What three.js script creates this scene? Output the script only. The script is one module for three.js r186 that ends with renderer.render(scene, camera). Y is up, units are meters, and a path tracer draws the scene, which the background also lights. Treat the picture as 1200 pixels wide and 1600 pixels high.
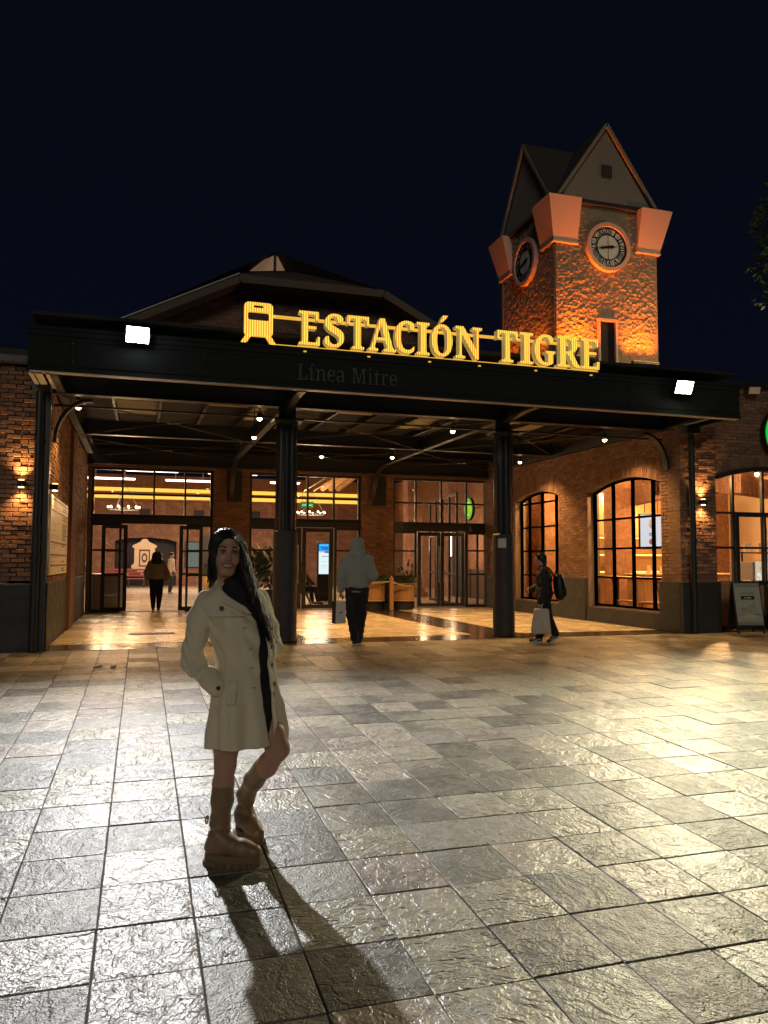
import * as THREE from 'three';
import { mergeGeometries, mergeVertices } from 'three/addons/utils/BufferGeometryUtils.js';
import { RoundedBoxGeometry } from 'three/addons/geometries/RoundedBoxGeometry.js';
import { TextGeometry } from 'three/addons/geometries/TextGeometry.js';
import { FontLoader } from 'three/addons/loaders/FontLoader.js';
import { RectAreaLightUniformsLib } from 'three/addons/lights/RectAreaLightUniformsLib.js';

// ---------------------------------------------------------------- camera, sky, moon, exposure
const renderer = new THREE.WebGLRenderer({ antialias: true });
renderer.setSize(768, 1024);
renderer.toneMapping = THREE.LinearToneMapping;
renderer.toneMappingExposure = 1.0;
renderer.shadowMap.enabled = true;
RectAreaLightUniformsLib.init();
const scene = new THREE.Scene();
const D2R = Math.PI / 180;
const camera = new THREE.PerspectiveCamera(66.07, 0.75, 0.1, 900);
camera.rotation.order = 'YXZ';
camera.position.set(0, 1.36, 0);                       // y = 0 is the level of the porch floor
camera.rotation.set(3.65 * D2R, -17.1 * D2R, 0.2 * D2R);
{
  const w = 64, h = 32, d = new Float32Array(w * h * 4);
  for (let j = 0; j < h; j++) for (let i = 0; i < w; i++) {
    const e = Math.max(0, ((j + 0.5) / h - 0.5) * 2), k = 1 - 0.5 * e, o = (j * w + i) * 4;   // clear night, slightly paler towards the horizon
    d[o] = 0.0024 * k; d[o + 1] = 0.0033 * k; d[o + 2] = 0.0078 * k; d[o + 3] = 1;
  }
  const t = new THREE.DataTexture(d, w, h, THREE.RGBAFormat, THREE.FloatType);
  t.mapping = THREE.EquirectangularReflectionMapping; t.magFilter = THREE.LinearFilter; t.needsUpdate = true;
  scene.background = t; scene.environment = t;
}
const moon = new THREE.DirectionalLight(new THREE.Color(1, 0.93, 0.8), 0.36);
moon.position.set(-14, 26, 40); moon.target.position.set(4, 2, -14);
moon.castShadow = true; moon.shadow.radius = 30;
Object.assign(moon.shadow.camera, { left: -30, right: 30, top: 30, bottom: -30, near: 1, far: 120 });
scene.add(moon, moon.target);

// ---------------------------------------------------------------- helpers
function RNG(a) { return () => { a = (a + 0x6d2b79f5) | 0; let t = Math.imul(a ^ (a >>> 15), 1 | a); t = (t + Math.imul(t ^ (t >>> 7), 61 | t)) ^ t; return ((t ^ (t >>> 14)) >>> 0) / 4294967296; }; }
const rnd = RNG(7), rr = (a, b) => a + (b - a) * rnd();
const { lerp, clamp, smoothstep } = THREE.MathUtils;
const V = (x, y, z) => new THREE.Vector3(x, y, z);
function hash2(x, y, s) { let h = Math.imul(x, 374761393) ^ Math.imul(y, 668265263) ^ Math.imul(s, 1442695041); h = Math.imul(h ^ (h >>> 13), 1274126177); return ((h ^ (h >>> 16)) >>> 0) / 4294967296; }
function vnoise(x, y, s = 0) {
  const ix = Math.floor(x), iy = Math.floor(y), fx = x - ix, fy = y - iy, u = fx * fx * (3 - 2 * fx), v = fy * fy * (3 - 2 * fy);
  return lerp(lerp(hash2(ix, iy, s), hash2(ix + 1, iy, s), u), lerp(hash2(ix, iy + 1, s), hash2(ix + 1, iy + 1, s), u), v);
}
function fbm(x, y, s = 0, o = 4) { let a = 0.5, t = 0, n = 0; for (let i = 0; i < o; i++) { t += a * vnoise(x, y, s + i * 17); n += a; a *= 0.5; x = x * 2.03 + 11.7; y = y * 2.03 + 5.3; } return t / n; }
function cells(x, y, s) {                              // distance to the nearest and second nearest cell point, id of the nearest
  const ix = Math.floor(x), iy = Math.floor(y); let a = 9, b = 9, id = 0;
  for (let j = -1; j < 2; j++) for (let i = -1; i < 2; i++) {
    const px = ix + i + 0.15 + 0.7 * hash2(ix + i, iy + j, s), py = iy + j + 0.15 + 0.7 * hash2(ix + i, iy + j, s + 91), d = Math.hypot(px - x, py - y);
    if (d < a) { b = a; a = d; id = hash2(ix + i, iy + j, s + 7); } else if (d < b) b = d;
  }
  return [a, b, id];
}
function tex(w, h, f, srgb) {                          // f(u, v) -> grey 0..1 or [r, g, b] (linear for data, sRGB-coded for colour)
  const d = new Uint8Array(w * h * 4);
  for (let j = 0; j < h; j++) for (let i = 0; i < w; i++) {
    const c = f((i + 0.5) / w, (j + 0.5) / h), o = (j * w + i) * 4;
    for (let k = 0; k < 3; k++) d[o + k] = clamp((c.length ? c[k] : c) * 255, 0, 255);
    d[o + 3] = 255;
  }
  const t = new THREE.DataTexture(d, w, h); t.magFilter = THREE.LinearFilter; t.wrapS = t.wrapT = THREE.RepeatWrapping;
  if (srgb) t.colorSpace = THREE.SRGBColorSpace;
  t.needsUpdate = true; return t;
}
const rep = (t, x, y = x) => { const c = t.clone(); c.repeat.set(x, y); c.needsUpdate = true; return c; };
const lin = (r, g, b) => new THREE.Color().setRGB(r, g, b);
const enc = (c) => c.map((x) => (x <= 0.0031308 ? 12.92 * x : 1.055 * Math.pow(x, 1 / 2.4) - 0.055));   // linear -> sRGB
const std = (r, g, b, rough = 0.7, o = {}) => new THREE.MeshStandardMaterial({ color: lin(r, g, b), roughness: rough, ...o });
const phys = (r, g, b, rough = 0.7, o = {}) => new THREE.MeshPhysicalMaterial({ color: lin(r, g, b), roughness: rough, ...o });
const glow = (r, g, b, k) => new THREE.MeshStandardMaterial({ color: lin(0.02, 0.02, 0.02), emissive: lin(r, g, b), emissiveIntensity: k, roughness: 0.5 });

const box = (w, h, d, x = 0, y = 0, z = 0) => new THREE.BoxGeometry(w, h, d).translate(x, y, z);
const rbox = (w, h, d, x = 0, y = 0, z = 0, r = 0.01) => new RoundedBoxGeometry(w, h, d, 1, Math.min(r, w / 2.1, h / 2.1, d / 2.1)).translate(x, y, z);
const cyl = (r0, r1, h, x = 0, y = 0, z = 0, n = 20) => new THREE.CylinderGeometry(r0, r1, h, n).translate(x, y, z);
const sph = (r, x = 0, y = 0, z = 0, n = 14) => new THREE.SphereGeometry(r, n, Math.max(6, n * 0.7 | 0)).translate(x, y, z);
function rod(a, b, r, r2 = r, n = 8) {                 // a bar between two points
  const p = V(...a), q = V(...b), d = q.clone().sub(p), g = new THREE.CylinderGeometry(r2, r, d.length(), n);
  g.applyQuaternion(new THREE.Quaternion().setFromUnitVectors(V(0, 1, 0), d.clone().normalize()));
  const m = p.add(q).multiplyScalar(0.5); return g.translate(m.x, m.y, m.z);
}
function beam(a, b, w, h) {                            // a box bar between two points, width across, height up
  const p = V(...a), q = V(...b), d = q.clone().sub(p), L = d.length(), g = new THREE.BoxGeometry(w, h, L);
  g.applyMatrix4(new THREE.Matrix4().lookAt(q, p, V(0, 1, 0)));
  const m = p.add(q).multiplyScalar(0.5); return g.translate(m.x, m.y, m.z);
}
const tube = (pts, r, n = 24, m = 8, closed = false) => new THREE.TubeGeometry(new THREE.CatmullRomCurve3(pts.map((p) => V(...p)), closed), n, r, m, closed);
const turnY = (g, a, x = 0, y = 0, z = 0) => g.rotateY(a).translate(x, y, z);
function poly(pts, depth, bevel = 0) {                 // an outline [x, y] extruded along z from 0 to depth
  const s = new THREE.Shape(pts.map((p) => new THREE.Vector2(...p)));
  return new THREE.ExtrudeGeometry(s, { depth, bevelEnabled: bevel > 0, bevelSize: bevel, bevelThickness: bevel, bevelSegments: 1, curveSegments: 12 });
}
function muv(g) {                                      // uv in metres, by the way each face points
  if (g.index) g = g.toNonIndexed();
  const p = g.attributes.position, uv = new Float32Array(p.count * 2), a = V(), b = V(), c = V();
  for (let i = 0; i < p.count; i += 3) {
    a.fromBufferAttribute(p, i); b.fromBufferAttribute(p, i + 1).sub(a); c.fromBufferAttribute(p, i + 2).sub(a); b.cross(c);
    const x = Math.abs(b.x), y = Math.abs(b.y), z = Math.abs(b.z);
    for (let k = 0; k < 3; k++) { a.fromBufferAttribute(p, i + k); const o = (i + k) * 2; if (y >= x && y >= z) { uv[o] = a.x; uv[o + 1] = a.z; } else if (x >= z) { uv[o] = a.z; uv[o + 1] = a.y; } else { uv[o] = a.x; uv[o + 1] = a.y; } }
  }
  g.setAttribute('uv', new THREE.BufferAttribute(uv, 2)); return g;
}
function join(gs) {
  gs = gs.map((g) => { g = g.index ? g.toNonIndexed() : g; if (!g.attributes.normal) g.computeVertexNormals(); if (!g.attributes.uv) g.setAttribute('uv', new THREE.BufferAttribute(new Float32Array(g.attributes.position.count * 2), 2)); for (const k of Object.keys(g.attributes)) if (!['position', 'normal', 'uv'].includes(k)) g.deleteAttribute(k); g.morphAttributes = {}; g.clearGroups(); return g; });
  return gs.length > 1 ? mergeGeometries(gs) : gs[0];
}
function mesh(name, geos, mat, parent, metre = true) {
  let g = Array.isArray(geos) ? join(geos) : geos;
  if (metre) g = muv(g);
  const m = new THREE.Mesh(g, mat); m.name = name; m.castShadow = m.receiveShadow = true;
  if (parent) parent.add(m); return m;
}
const used = {};
const numbered = (n) => { const k = used[n] = (used[n] ?? -1) + 1; return k ? n + '_' + String(k).padStart(3, '0') : n; };
function tag(o, label, category, group, kind) { Object.assign(o.userData, { label, category }); if (group) o.userData.group = group; if (kind) o.userData.kind = kind; return o; }
function thing(name, label, category, pos = [0, 0, 0], ry = 0, group) {
  const o = new THREE.Group(); o.name = numbered(name); o.position.set(...pos); o.rotation.y = ry; scene.add(o);
  return tag(o, label, category, group);
}
function structure(name, geos, mat) { const m = mesh(name, geos, mat, scene); m.userData.kind = 'structure'; return m; }
function clone(o, pos, ry, label) { const c = o.clone(); c.userData = { ...o.userData, label: label ?? o.userData.label }; c.name = numbered(o.name.replace(/_\d{3}$/, '')); c.position.set(...pos); c.rotation.y = ry; scene.add(c); return c; }
function lampPoint(parent, pos, col, I, r = 2) { const l = new THREE.PointLight(lin(...col), I); l.position.set(...pos); l.castShadow = true; l.shadow.radius = r; l.name = 'lamp'; parent.add(l); return l; }
function lampSpot(parent, pos, to, col, I, angle, pen = 0.6, r = 2) {
  const l = new THREE.SpotLight(lin(...col), I, 0, angle, pen); l.position.set(...pos); l.target.position.set(...to); l.castShadow = true; l.shadow.radius = r; l.name = 'lamp'; parent.add(l, l.target); return l;
}
function lampRect(parent, pos, to, w, h, col, I) {
  const l = new THREE.RectAreaLight(lin(...col), I, w, h); l.position.set(...pos); l.name = 'lamp'; parent.add(l); l.lookAt(V(...to).applyMatrix4(new THREE.Matrix4().identity())); return l;
}

// surface nets: a closed skin round the points where sdf < 0
function nets(sdf, lo, hi, cell) {
  const n = [0, 1, 2].map((k) => Math.ceil((hi[k] - lo[k]) / cell) + 1), [nx, ny, nz] = n, f = new Float32Array(nx * ny * nz);
  for (let k = 0, o = 0; k < nz; k++) for (let j = 0; j < ny; j++) for (let i = 0; i < nx; i++, o++) f[o] = sdf(lo[0] + i * cell, lo[1] + j * cell, lo[2] + k * cell);
  const id = new Int32Array(nx * ny * nz).fill(-1), P = [], idx = [], sy = nx, sz = nx * ny;
  const E = [[0, 1], [2, 3], [4, 5], [6, 7], [0, 2], [1, 3], [4, 6], [5, 7], [0, 4], [1, 5], [2, 6], [3, 7]], off = [0, 1, sy, sy + 1, sz, sz + 1, sz + sy, sz + sy + 1];
  for (let k = 0; k < nz - 1; k++) for (let j = 0; j < ny - 1; j++) for (let i = 0; i < nx - 1; i++) {
    const o = i + j * sy + k * sz; let neg = 0;
    for (let c = 0; c < 8; c++) if (f[o + off[c]] < 0) neg++;
    if (!neg || neg === 8) continue;
    let x = 0, y = 0, z = 0, m = 0;
    for (const [a, b] of E) { const u = f[o + off[a]], v = f[o + off[b]]; if (u < 0 === v < 0) continue; const t = u / (u - v); x += (a & 1) + t * ((b & 1) - (a & 1)); y += ((a >> 1) & 1) + t * (((b >> 1) & 1) - ((a >> 1) & 1)); z += (a >> 2) + t * ((b >> 2) - (a >> 2)); m++; }
    id[o] = P.length / 3; P.push(lo[0] + (i + x / m) * cell, lo[1] + (j + y / m) * cell, lo[2] + (k + z / m) * cell);
  }
  const quad = (a, b, c, d, flip) => { if (a < 0 || b < 0 || c < 0 || d < 0) return; if (flip) idx.push(a, c, b, a, d, c); else idx.push(a, b, c, a, c, d); };
  for (let k = 1; k < nz - 1; k++) for (let j = 1; j < ny - 1; j++) for (let i = 1; i < nx - 1; i++) {
    const o = i + j * sy + k * sz, s = f[o] < 0;
    if (s !== f[o + 1] < 0) quad(id[o - sy - sz], id[o - sz], id[o], id[o - sy], !s);
    if (s !== f[o + sy] < 0) quad(id[o - 1 - sz], id[o - 1], id[o], id[o - sz], !s);
    if (s !== f[o + sz] < 0) quad(id[o - 1 - sy], id[o - sy], id[o], id[o - 1], !s);
  }
  const g = new THREE.BufferGeometry(), N = new Float32Array(P.length), e = cell * 0.6;
  for (let i = 0; i < P.length; i += 3) {
    const [x, y, z] = [P[i], P[i + 1], P[i + 2]];
    const a = sdf(x + e, y, z) - sdf(x - e, y, z), b = sdf(x, y + e, z) - sdf(x, y - e, z), c = sdf(x, y, z + e) - sdf(x, y, z - e), l = Math.hypot(a, b, c) || 1;
    N[i] = a / l; N[i + 1] = b / l; N[i + 2] = c / l;
  }
  g.setAttribute('position', new THREE.Float32BufferAttribute(P, 3)); g.setAttribute('normal', new THREE.BufferAttribute(N, 3)); g.setIndex(idx);
  g.setAttribute('uv', new THREE.BufferAttribute(new Float32Array(P.length / 3 * 2), 2));
  return g;
}
const smin = (a, b, k) => { const h = Math.max(k - Math.abs(a - b), 0) / k; return Math.min(a, b) - h * h * k * 0.25; };
const smax = (a, b, k) => -smin(-a, -b, k);
function cap(x, y, z, q) {                             // tapered capsule q = [ax, ay, az, ra, bx, by, bz, rb]
  const bx = q[4] - q[0], by = q[5] - q[1], bz = q[6] - q[2], px = x - q[0], py = y - q[1], pz = z - q[2];
  const h = clamp((px * bx + py * by + pz * bz) / (bx * bx + by * by + bz * bz + 1e-9), 0, 1);
  return Math.hypot(px - bx * h, py - by * h, pz - bz * h) - (q[3] + (q[7] - q[3]) * h);
}
function ell(x, y, z, q) {                             // ellipsoid q = [cx, cy, cz, rx, ry, rz]
  const a = (x - q[0]) / q[3], b = (y - q[1]) / q[4], c = (z - q[2]) / q[5], k0 = Math.hypot(a, b, c), k1 = Math.hypot(a / q[3], b / q[4], c / q[5]);
  return k1 ? k0 * (k0 - 1) / k1 : -Math.min(q[3], q[4], q[5]);
}
const prim = (x, y, z, q) => (q.length === 8 ? cap : ell)(x, y, z, q);
function blob(prims, k = 0.03, cell = 0.012, extra) {  // primitives joined smoothly; extra(d, x, y, z) may reshape the field
  const lo = [9, 9, 9], hi = [-9, -9, -9];
  for (const q of prims) for (let c = 0; c < 3; c++) {
    const a = q.length === 8 ? Math.min(q[c] - q[3], q[4 + c] - q[7]) : q[c] - q[3 + c], b = q.length === 8 ? Math.max(q[c] + q[3], q[4 + c] + q[7]) : q[c] + q[3 + c];
    lo[c] = Math.min(lo[c], a); hi[c] = Math.max(hi[c], b);
  }
  const m = 3 * cell + k * 0.5;
  const f = (x, y, z) => { let d = 9; for (const q of prims) d = smin(d, prim(x, y, z, q), k); return extra ? extra(d, x, y, z) : d; };
  return nets(f, lo.map((v) => v - m), hi.map((v) => v + m), cell);
}

// ---------------------------------------------------------------- shared materials
const grain = tex(512, 512, (u, v) => 0.5 + 0.5 * (fbm(u * 64, v * 64, 3, 3) - 0.5) + 0.5 * (fbm(u * 9, v * 9, 8, 3) - 0.5));
const speck = tex(512, 512, (u, v) => { const n = vnoise(u * 200, v * 200, 5) * 0.6 + vnoise(u * 90, v * 90, 6) * 0.4; return n; });
const soft = tex(256, 256, (u, v) => fbm(u * 6, v * 6, 21, 4));
const scuff = tex(512, 512, (u, v) => { const a = fbm(u * 5, v * 5, 31, 5), b = vnoise(u * 120, v * 14, 33); return 0.35 + 0.45 * a + 0.2 * b; });
const painted = (r, g, b, rough = 0.5, bump = 0.0006) => std(r, g, b, rough, { roughnessMap: rep(scuff, 1.3), bumpMap: rep(grain, 1.7), bumpScale: bump });
const M = {
  steel: painted(0.020, 0.023, 0.027, 0.62),
  steelGloss: phys(0.018, 0.021, 0.021, 0.3, { clearcoat: 1, clearcoatRoughness: 0.12, bumpMap: rep(soft, 3), bumpScale: 0.0008 }),
  frame: painted(0.022, 0.024, 0.027, 0.8),
  plinth: painted(0.034, 0.034, 0.035, 1.0, 0.002),
  fascia: phys(0.016, 0.018, 0.019, 1.0, { specularIntensity: 0.35, bumpMap: rep(grain, 1.7), bumpScale: 0.0015 }),
  mortar: std(0.18, 0.128, 0.094, 0.95, { bumpMap: rep(grain, 4), bumpScale: 0.004 }),
  glass: phys(1, 1, 1, 0.0, { transmission: 1, thickness: 0, ior: 1.5 }),
  black: std(0.012, 0.012, 0.013, 0.6),
  cream: std(0.62, 0.55, 0.42, 0.7, { bumpMap: rep(grain, 2), bumpScale: 0.001 }),
  wood: std(0.33, 0.17, 0.07, 0.6),
  white: std(0.75, 0.74, 0.70, 0.6),
  darkwood: std(0.07, 0.045, 0.03, 0.6),
  rope: std(0.45, 0.33, 0.18, 0.9),
};
{
  const wt = tex(256, 512, (u, v) => { const n = fbm(u * 26 + 2 * fbm(u * 3, v * 1.5, 4), v * 2.2, 9, 4); return enc([0.40 * (0.55 + 0.8 * n), 0.22 * (0.5 + 0.9 * n), 0.095 * (0.45 + n)]); }, true);
  M.wood = new THREE.MeshStandardMaterial({ map: rep(wt, 2, 1), roughness: 0.55, bumpMap: rep(wt, 2, 1), bumpScale: 0.001 });
}
const brickTint = [[0.25, 0.135, 0.088], [0.225, 0.118, 0.074], [0.275, 0.158, 0.104], [0.21, 0.108, 0.070], [0.24, 0.14, 0.096], [0.19, 0.096, 0.064]];
const brickBump = tex(512, 512, (u, v) => 0.6 * fbm(u * 40, v * 60, 12, 4) + 0.4 * fbm(u * 9, v * 14, 15, 3));
const brickMap = tex(512, 512, (u, v) => { const n = 0.72 + 0.5 * (fbm(u * 22, v * 34, 41, 4) - 0.5) + (fbm(u * 90, v * 90, 43, 2) > 0.68 ? -0.18 : 0) + 0.25 * smoothstep(fbm(u * 7, v * 9, 44, 3), 0.6, 0.75); return enc([n, n * 0.98, n * 0.96]); }, true);
const brickMats = brickTint.map((c) => new THREE.MeshStandardMaterial({ color: lin(c[0] * 1.25, c[1] * 1.25, c[2] * 1.25), map: rep(brickMap, 1.3), roughness: 0.86, bumpMap: rep(brickBump, 1.3), bumpScale: 0.006 }));
const brickMany = new THREE.MeshStandardMaterial({ color: lin(1.25, 1.25, 1.25), vertexColors: true, map: rep(brickMap, 1.3), roughness: 0.86, bumpMap: rep(brickBump, 1.3), bumpScale: 0.006 });

// a brick: front face with chipped-looking chamfers, open at the back (it is bedded in the mortar); unit size, front at z = 1
const brickShapes = [0, 1, 2].map((s) => {
  const r = RNG(50 + s), j = () => (r() - 0.5) * 0.05, c = [[-0.5, -0.5], [0.5, -0.5], [0.5, 0.5], [-0.5, 0.5]], P = [], idx = [];
  for (const [x, y] of c) P.push(x, y, 0);
  for (const [x, y] of c) P.push(x * 0.995, y * 0.985, 0.62 + j());
  for (const [x, y] of c) P.push(x * 0.95 + j() * 0.3, y * 0.86 + j() * 0.6, 1 + j());
  for (let k = 0; k < 2; k++) for (let i = 0; i < 4; i++) { const a = k * 4 + i, b = k * 4 + (i + 1) % 4; idx.push(a, b, b + 4, a, b + 4, a + 4); }
  idx.push(8, 9, 10, 8, 10, 11);
  const g = new THREE.BufferGeometry(); g.setAttribute('position', new THREE.Float32BufferAttribute(P, 3)); g.setIndex(idx);
  const n = g.toNonIndexed(); n.computeVertexNormals();
  const uv = new Float32Array(n.attributes.position.count * 2); for (let i = 0; i < uv.length / 2; i++) { uv[2 * i] = n.attributes.position.getX(i) * 0.21 + s * 0.37; uv[2 * i + 1] = n.attributes.position.getY(i) * 0.07 + s * 0.53; }
  n.setAttribute('uv', new THREE.BufferAttribute(uv, 2)); return n;
});
class Bricks {                                         // collects bricks; the largest in view become meshes of their own, the rest one "stuff" part
  constructor() { this.list = []; }
  add(m, size) { this.list.push({ m, size, t: Math.floor(rnd() * brickTint.length), s: Math.floor(rnd() * 3), f: rnd() < 0.5 }); }
  // o: lower corner, u: unit vector along the wall, n: outward normal; gaps(v) lists [a, b] without bricks at height v
  field(o, u, n, w, h, gaps = () => [], { L = 0.21, H = 0.07, joint = 0.01, out = 0.014, wild = 0.004, v0 = 0 } = {}) {
    const U = V(...u), N = V(...n), O = V(...o);
    for (let row = 0; row * H < h - 0.02; row++) {
      const va = row * H, vb = Math.min(h, va + H), vc = (va + vb) / 2; let runs = [[0, w]];
      for (const [a, b] of gaps(vc + v0)) runs = runs.flatMap(([p, q]) => (b <= p || a >= q ? [[p, q]] : [[p, a], [b, q]].filter(([x, y]) => y - x > 0.02)));
      for (const [p, q] of runs) {
        let x = Math.floor(p / L) * L - (row % 2 ? L / 2 : 0) + (hash2(row, 3, 9) - 0.5) * 0.02;
        while (x < q) {
          const a = Math.max(x, p), b = Math.min(x + L, q); x += L;
          if (b - a < 0.03) continue;
          const c = O.clone().addScaledVector(U, (a + b) / 2).add(V(0, vc + rr(-0.001, 0.001), 0));
          const d = out + rr(-wild, wild), fl = rnd() < 0.5 ? 1 : -1;
          const m = new THREE.Matrix4().makeBasis(U.clone().multiplyScalar((b - a - joint) * 1), V(0, 1, 0).multiplyScalar((vb - va - joint) * 1), N.clone().multiplyScalar(Math.max(0.004, d))).setPosition(c);
          if (new THREE.Matrix4().copy(m).determinant() < 0) m.multiply(new THREE.Matrix4().makeScale(-1, 1, 1));
          this.add(m, c);
        }
      }
    }
  }
  // soldier bricks standing on an arch
  arch(o, u, n, A, tiers = 2, { W = 0.07, T = 0.215, out = 0.014 } = {}) {
    const U = V(...u), N = V(...n), O = V(...o), half = Math.asin(Math.min(1, A.hw / A.R)), cnt = Math.round(2 * half * A.R / W);
    for (let t = 0; t < tiers; t++) for (let i = 0; i < cnt; i++) {
      const a = -half + (i + 0.5) / cnt * 2 * half, rad = A.R + 0.012 + (t + 0.5) * T;
      const c = O.clone().addScaledVector(U, A.u + Math.sin(a) * rad).add(V(0, A.cv + Math.cos(a) * rad, 0));
      const up = U.clone().multiplyScalar(Math.sin(a)).add(V(0, Math.cos(a), 0)), ac = U.clone().multiplyScalar(Math.cos(a)).add(V(0, -Math.sin(a), 0));
      const m = new THREE.Matrix4().makeBasis(ac.multiplyScalar(2 * half / cnt * rad - 0.01), up.multiplyScalar(T - 0.01), N.clone().multiplyScalar(out + rr(-0.004, 0.004))).setPosition(c);
      if (m.determinant() < 0) m.multiply(new THREE.Matrix4().makeScale(-1, 1, 1));
      this.add(m, c);
    }
  }
  build(parent, most = 300) {
    const eye = V(0, 1.36, 0); for (const b of this.list) b.d = b.size.distanceTo(eye) + (this.prefer ? this.prefer(b.size) : 0);
    this.list.sort((a, b) => a.d - b.d);
    const near = this.list.slice(0, most), far = this.list.slice(most);
    for (const b of near) {
      const m = new THREE.Mesh(brickShapes[b.s], brickMats[b.t]); m.name = 'brick'; m.castShadow = m.receiveShadow = true;
      m.matrix.copy(b.m); m.matrix.decompose(m.position, m.quaternion, m.scale); parent.add(m);
    }
    if (far.length) {
      const g = brickShapes[0], nv = g.attributes.position.count, P = new Float32Array(far.length * nv * 3), N = P.slice(), C = P.slice(), UV = new Float32Array(far.length * nv * 2), v = V(), nm = new THREE.Matrix3();
      far.forEach((b, k) => {
        const s = brickShapes[b.s].attributes, t = brickTint[b.t], j = 0.85 + 0.3 * rnd(), du = rnd(), dv = rnd(); nm.getNormalMatrix(b.m);
        for (let i = 0; i < nv; i++) {
          const o = k * nv + i; v.fromBufferAttribute(s.position, i).applyMatrix4(b.m).toArray(P, o * 3); v.fromBufferAttribute(s.normal, i).applyMatrix3(nm).normalize().toArray(N, o * 3);
          C[o * 3] = t[0] * j; C[o * 3 + 1] = t[1] * j; C[o * 3 + 2] = t[2] * j; UV[o * 2] = s.uv.getX(i) + du; UV[o * 2 + 1] = s.uv.getY(i) + dv;
        }
      });
      const q = new THREE.BufferGeometry(); for (const [n, a, w] of [['position', P, 3], ['normal', N, 3], ['color', C, 3], ['uv', UV, 2]]) q.setAttribute(n, new THREE.BufferAttribute(a, w));
      const m = new THREE.Mesh(q, brickMany); m.name = 'brickwork'; m.castShadow = m.receiveShadow = true; m.userData.kind = 'stuff'; parent.add(m);
    }
  }
}
const archOf = (u, hw, spring, rise) => { const R = (hw * hw + rise * rise) / (2 * rise); return { u, hw, spring, rise, R, cv: spring + rise - R, top: (x) => spring + rise - R + Math.sqrt(Math.max(0, R * R - (x - u) * (x - u))) }; };
const archGap = (A, bottom, band) => (v) => {          // what an arched opening and its soldier band take out of a course
  const g = []; if (v > bottom && v < A.spring + 0.001) g.push([A.u - A.hw, A.u + A.hw]);
  if (v >= A.spring) { const Ro = A.R + band, dy = v - A.cv; if (dy < Ro) { const x = Math.min(Math.sqrt(Ro * Ro - dy * dy), A.hw * Ro / A.R); const slope = A.hw / (A.spring - A.cv); const lim = Math.max(A.hw, Math.min(x, slope * dy)); if (x > 0.01) g.push([A.u - Math.min(lim, x), A.u + Math.min(lim, x)]); } }
  return g;
};
// wall slab with openings, outline in (u, y); extruded inwards
function slab(o, u, n, w, h, holes, depth) {
  const s = new THREE.Shape([[0, 0], [w, 0], [w, h], [0, h]].map((p) => new THREE.Vector2(...p)));
  for (const pts of holes) s.holes.push(new THREE.Path(pts.map((p) => new THREE.Vector2(...p))));
  const g = new THREE.ExtrudeGeometry(s, { depth, bevelEnabled: false });
  const U = V(...u), N = V(...n);
  const m = new THREE.Matrix4().makeBasis(U, V(0, 1, 0), N.clone().negate()).setPosition(V(...o));
  if (m.determinant() < 0) { g.translate(0, 0, -depth); m.makeBasis(U, V(0, 1, 0), N).setPosition(V(...o)); }
  g.applyMatrix4(m); return muv(g.index ? g.toNonIndexed() : g);
}
const archHole = (A, bottom) => { const p = [[A.u - A.hw, bottom], [A.u + A.hw, bottom]]; for (let i = 0; i <= 16; i++) { const x = A.u + A.hw - 2 * A.hw * i / 16; p.push([x, A.top(x)]); } return p; };

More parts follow.
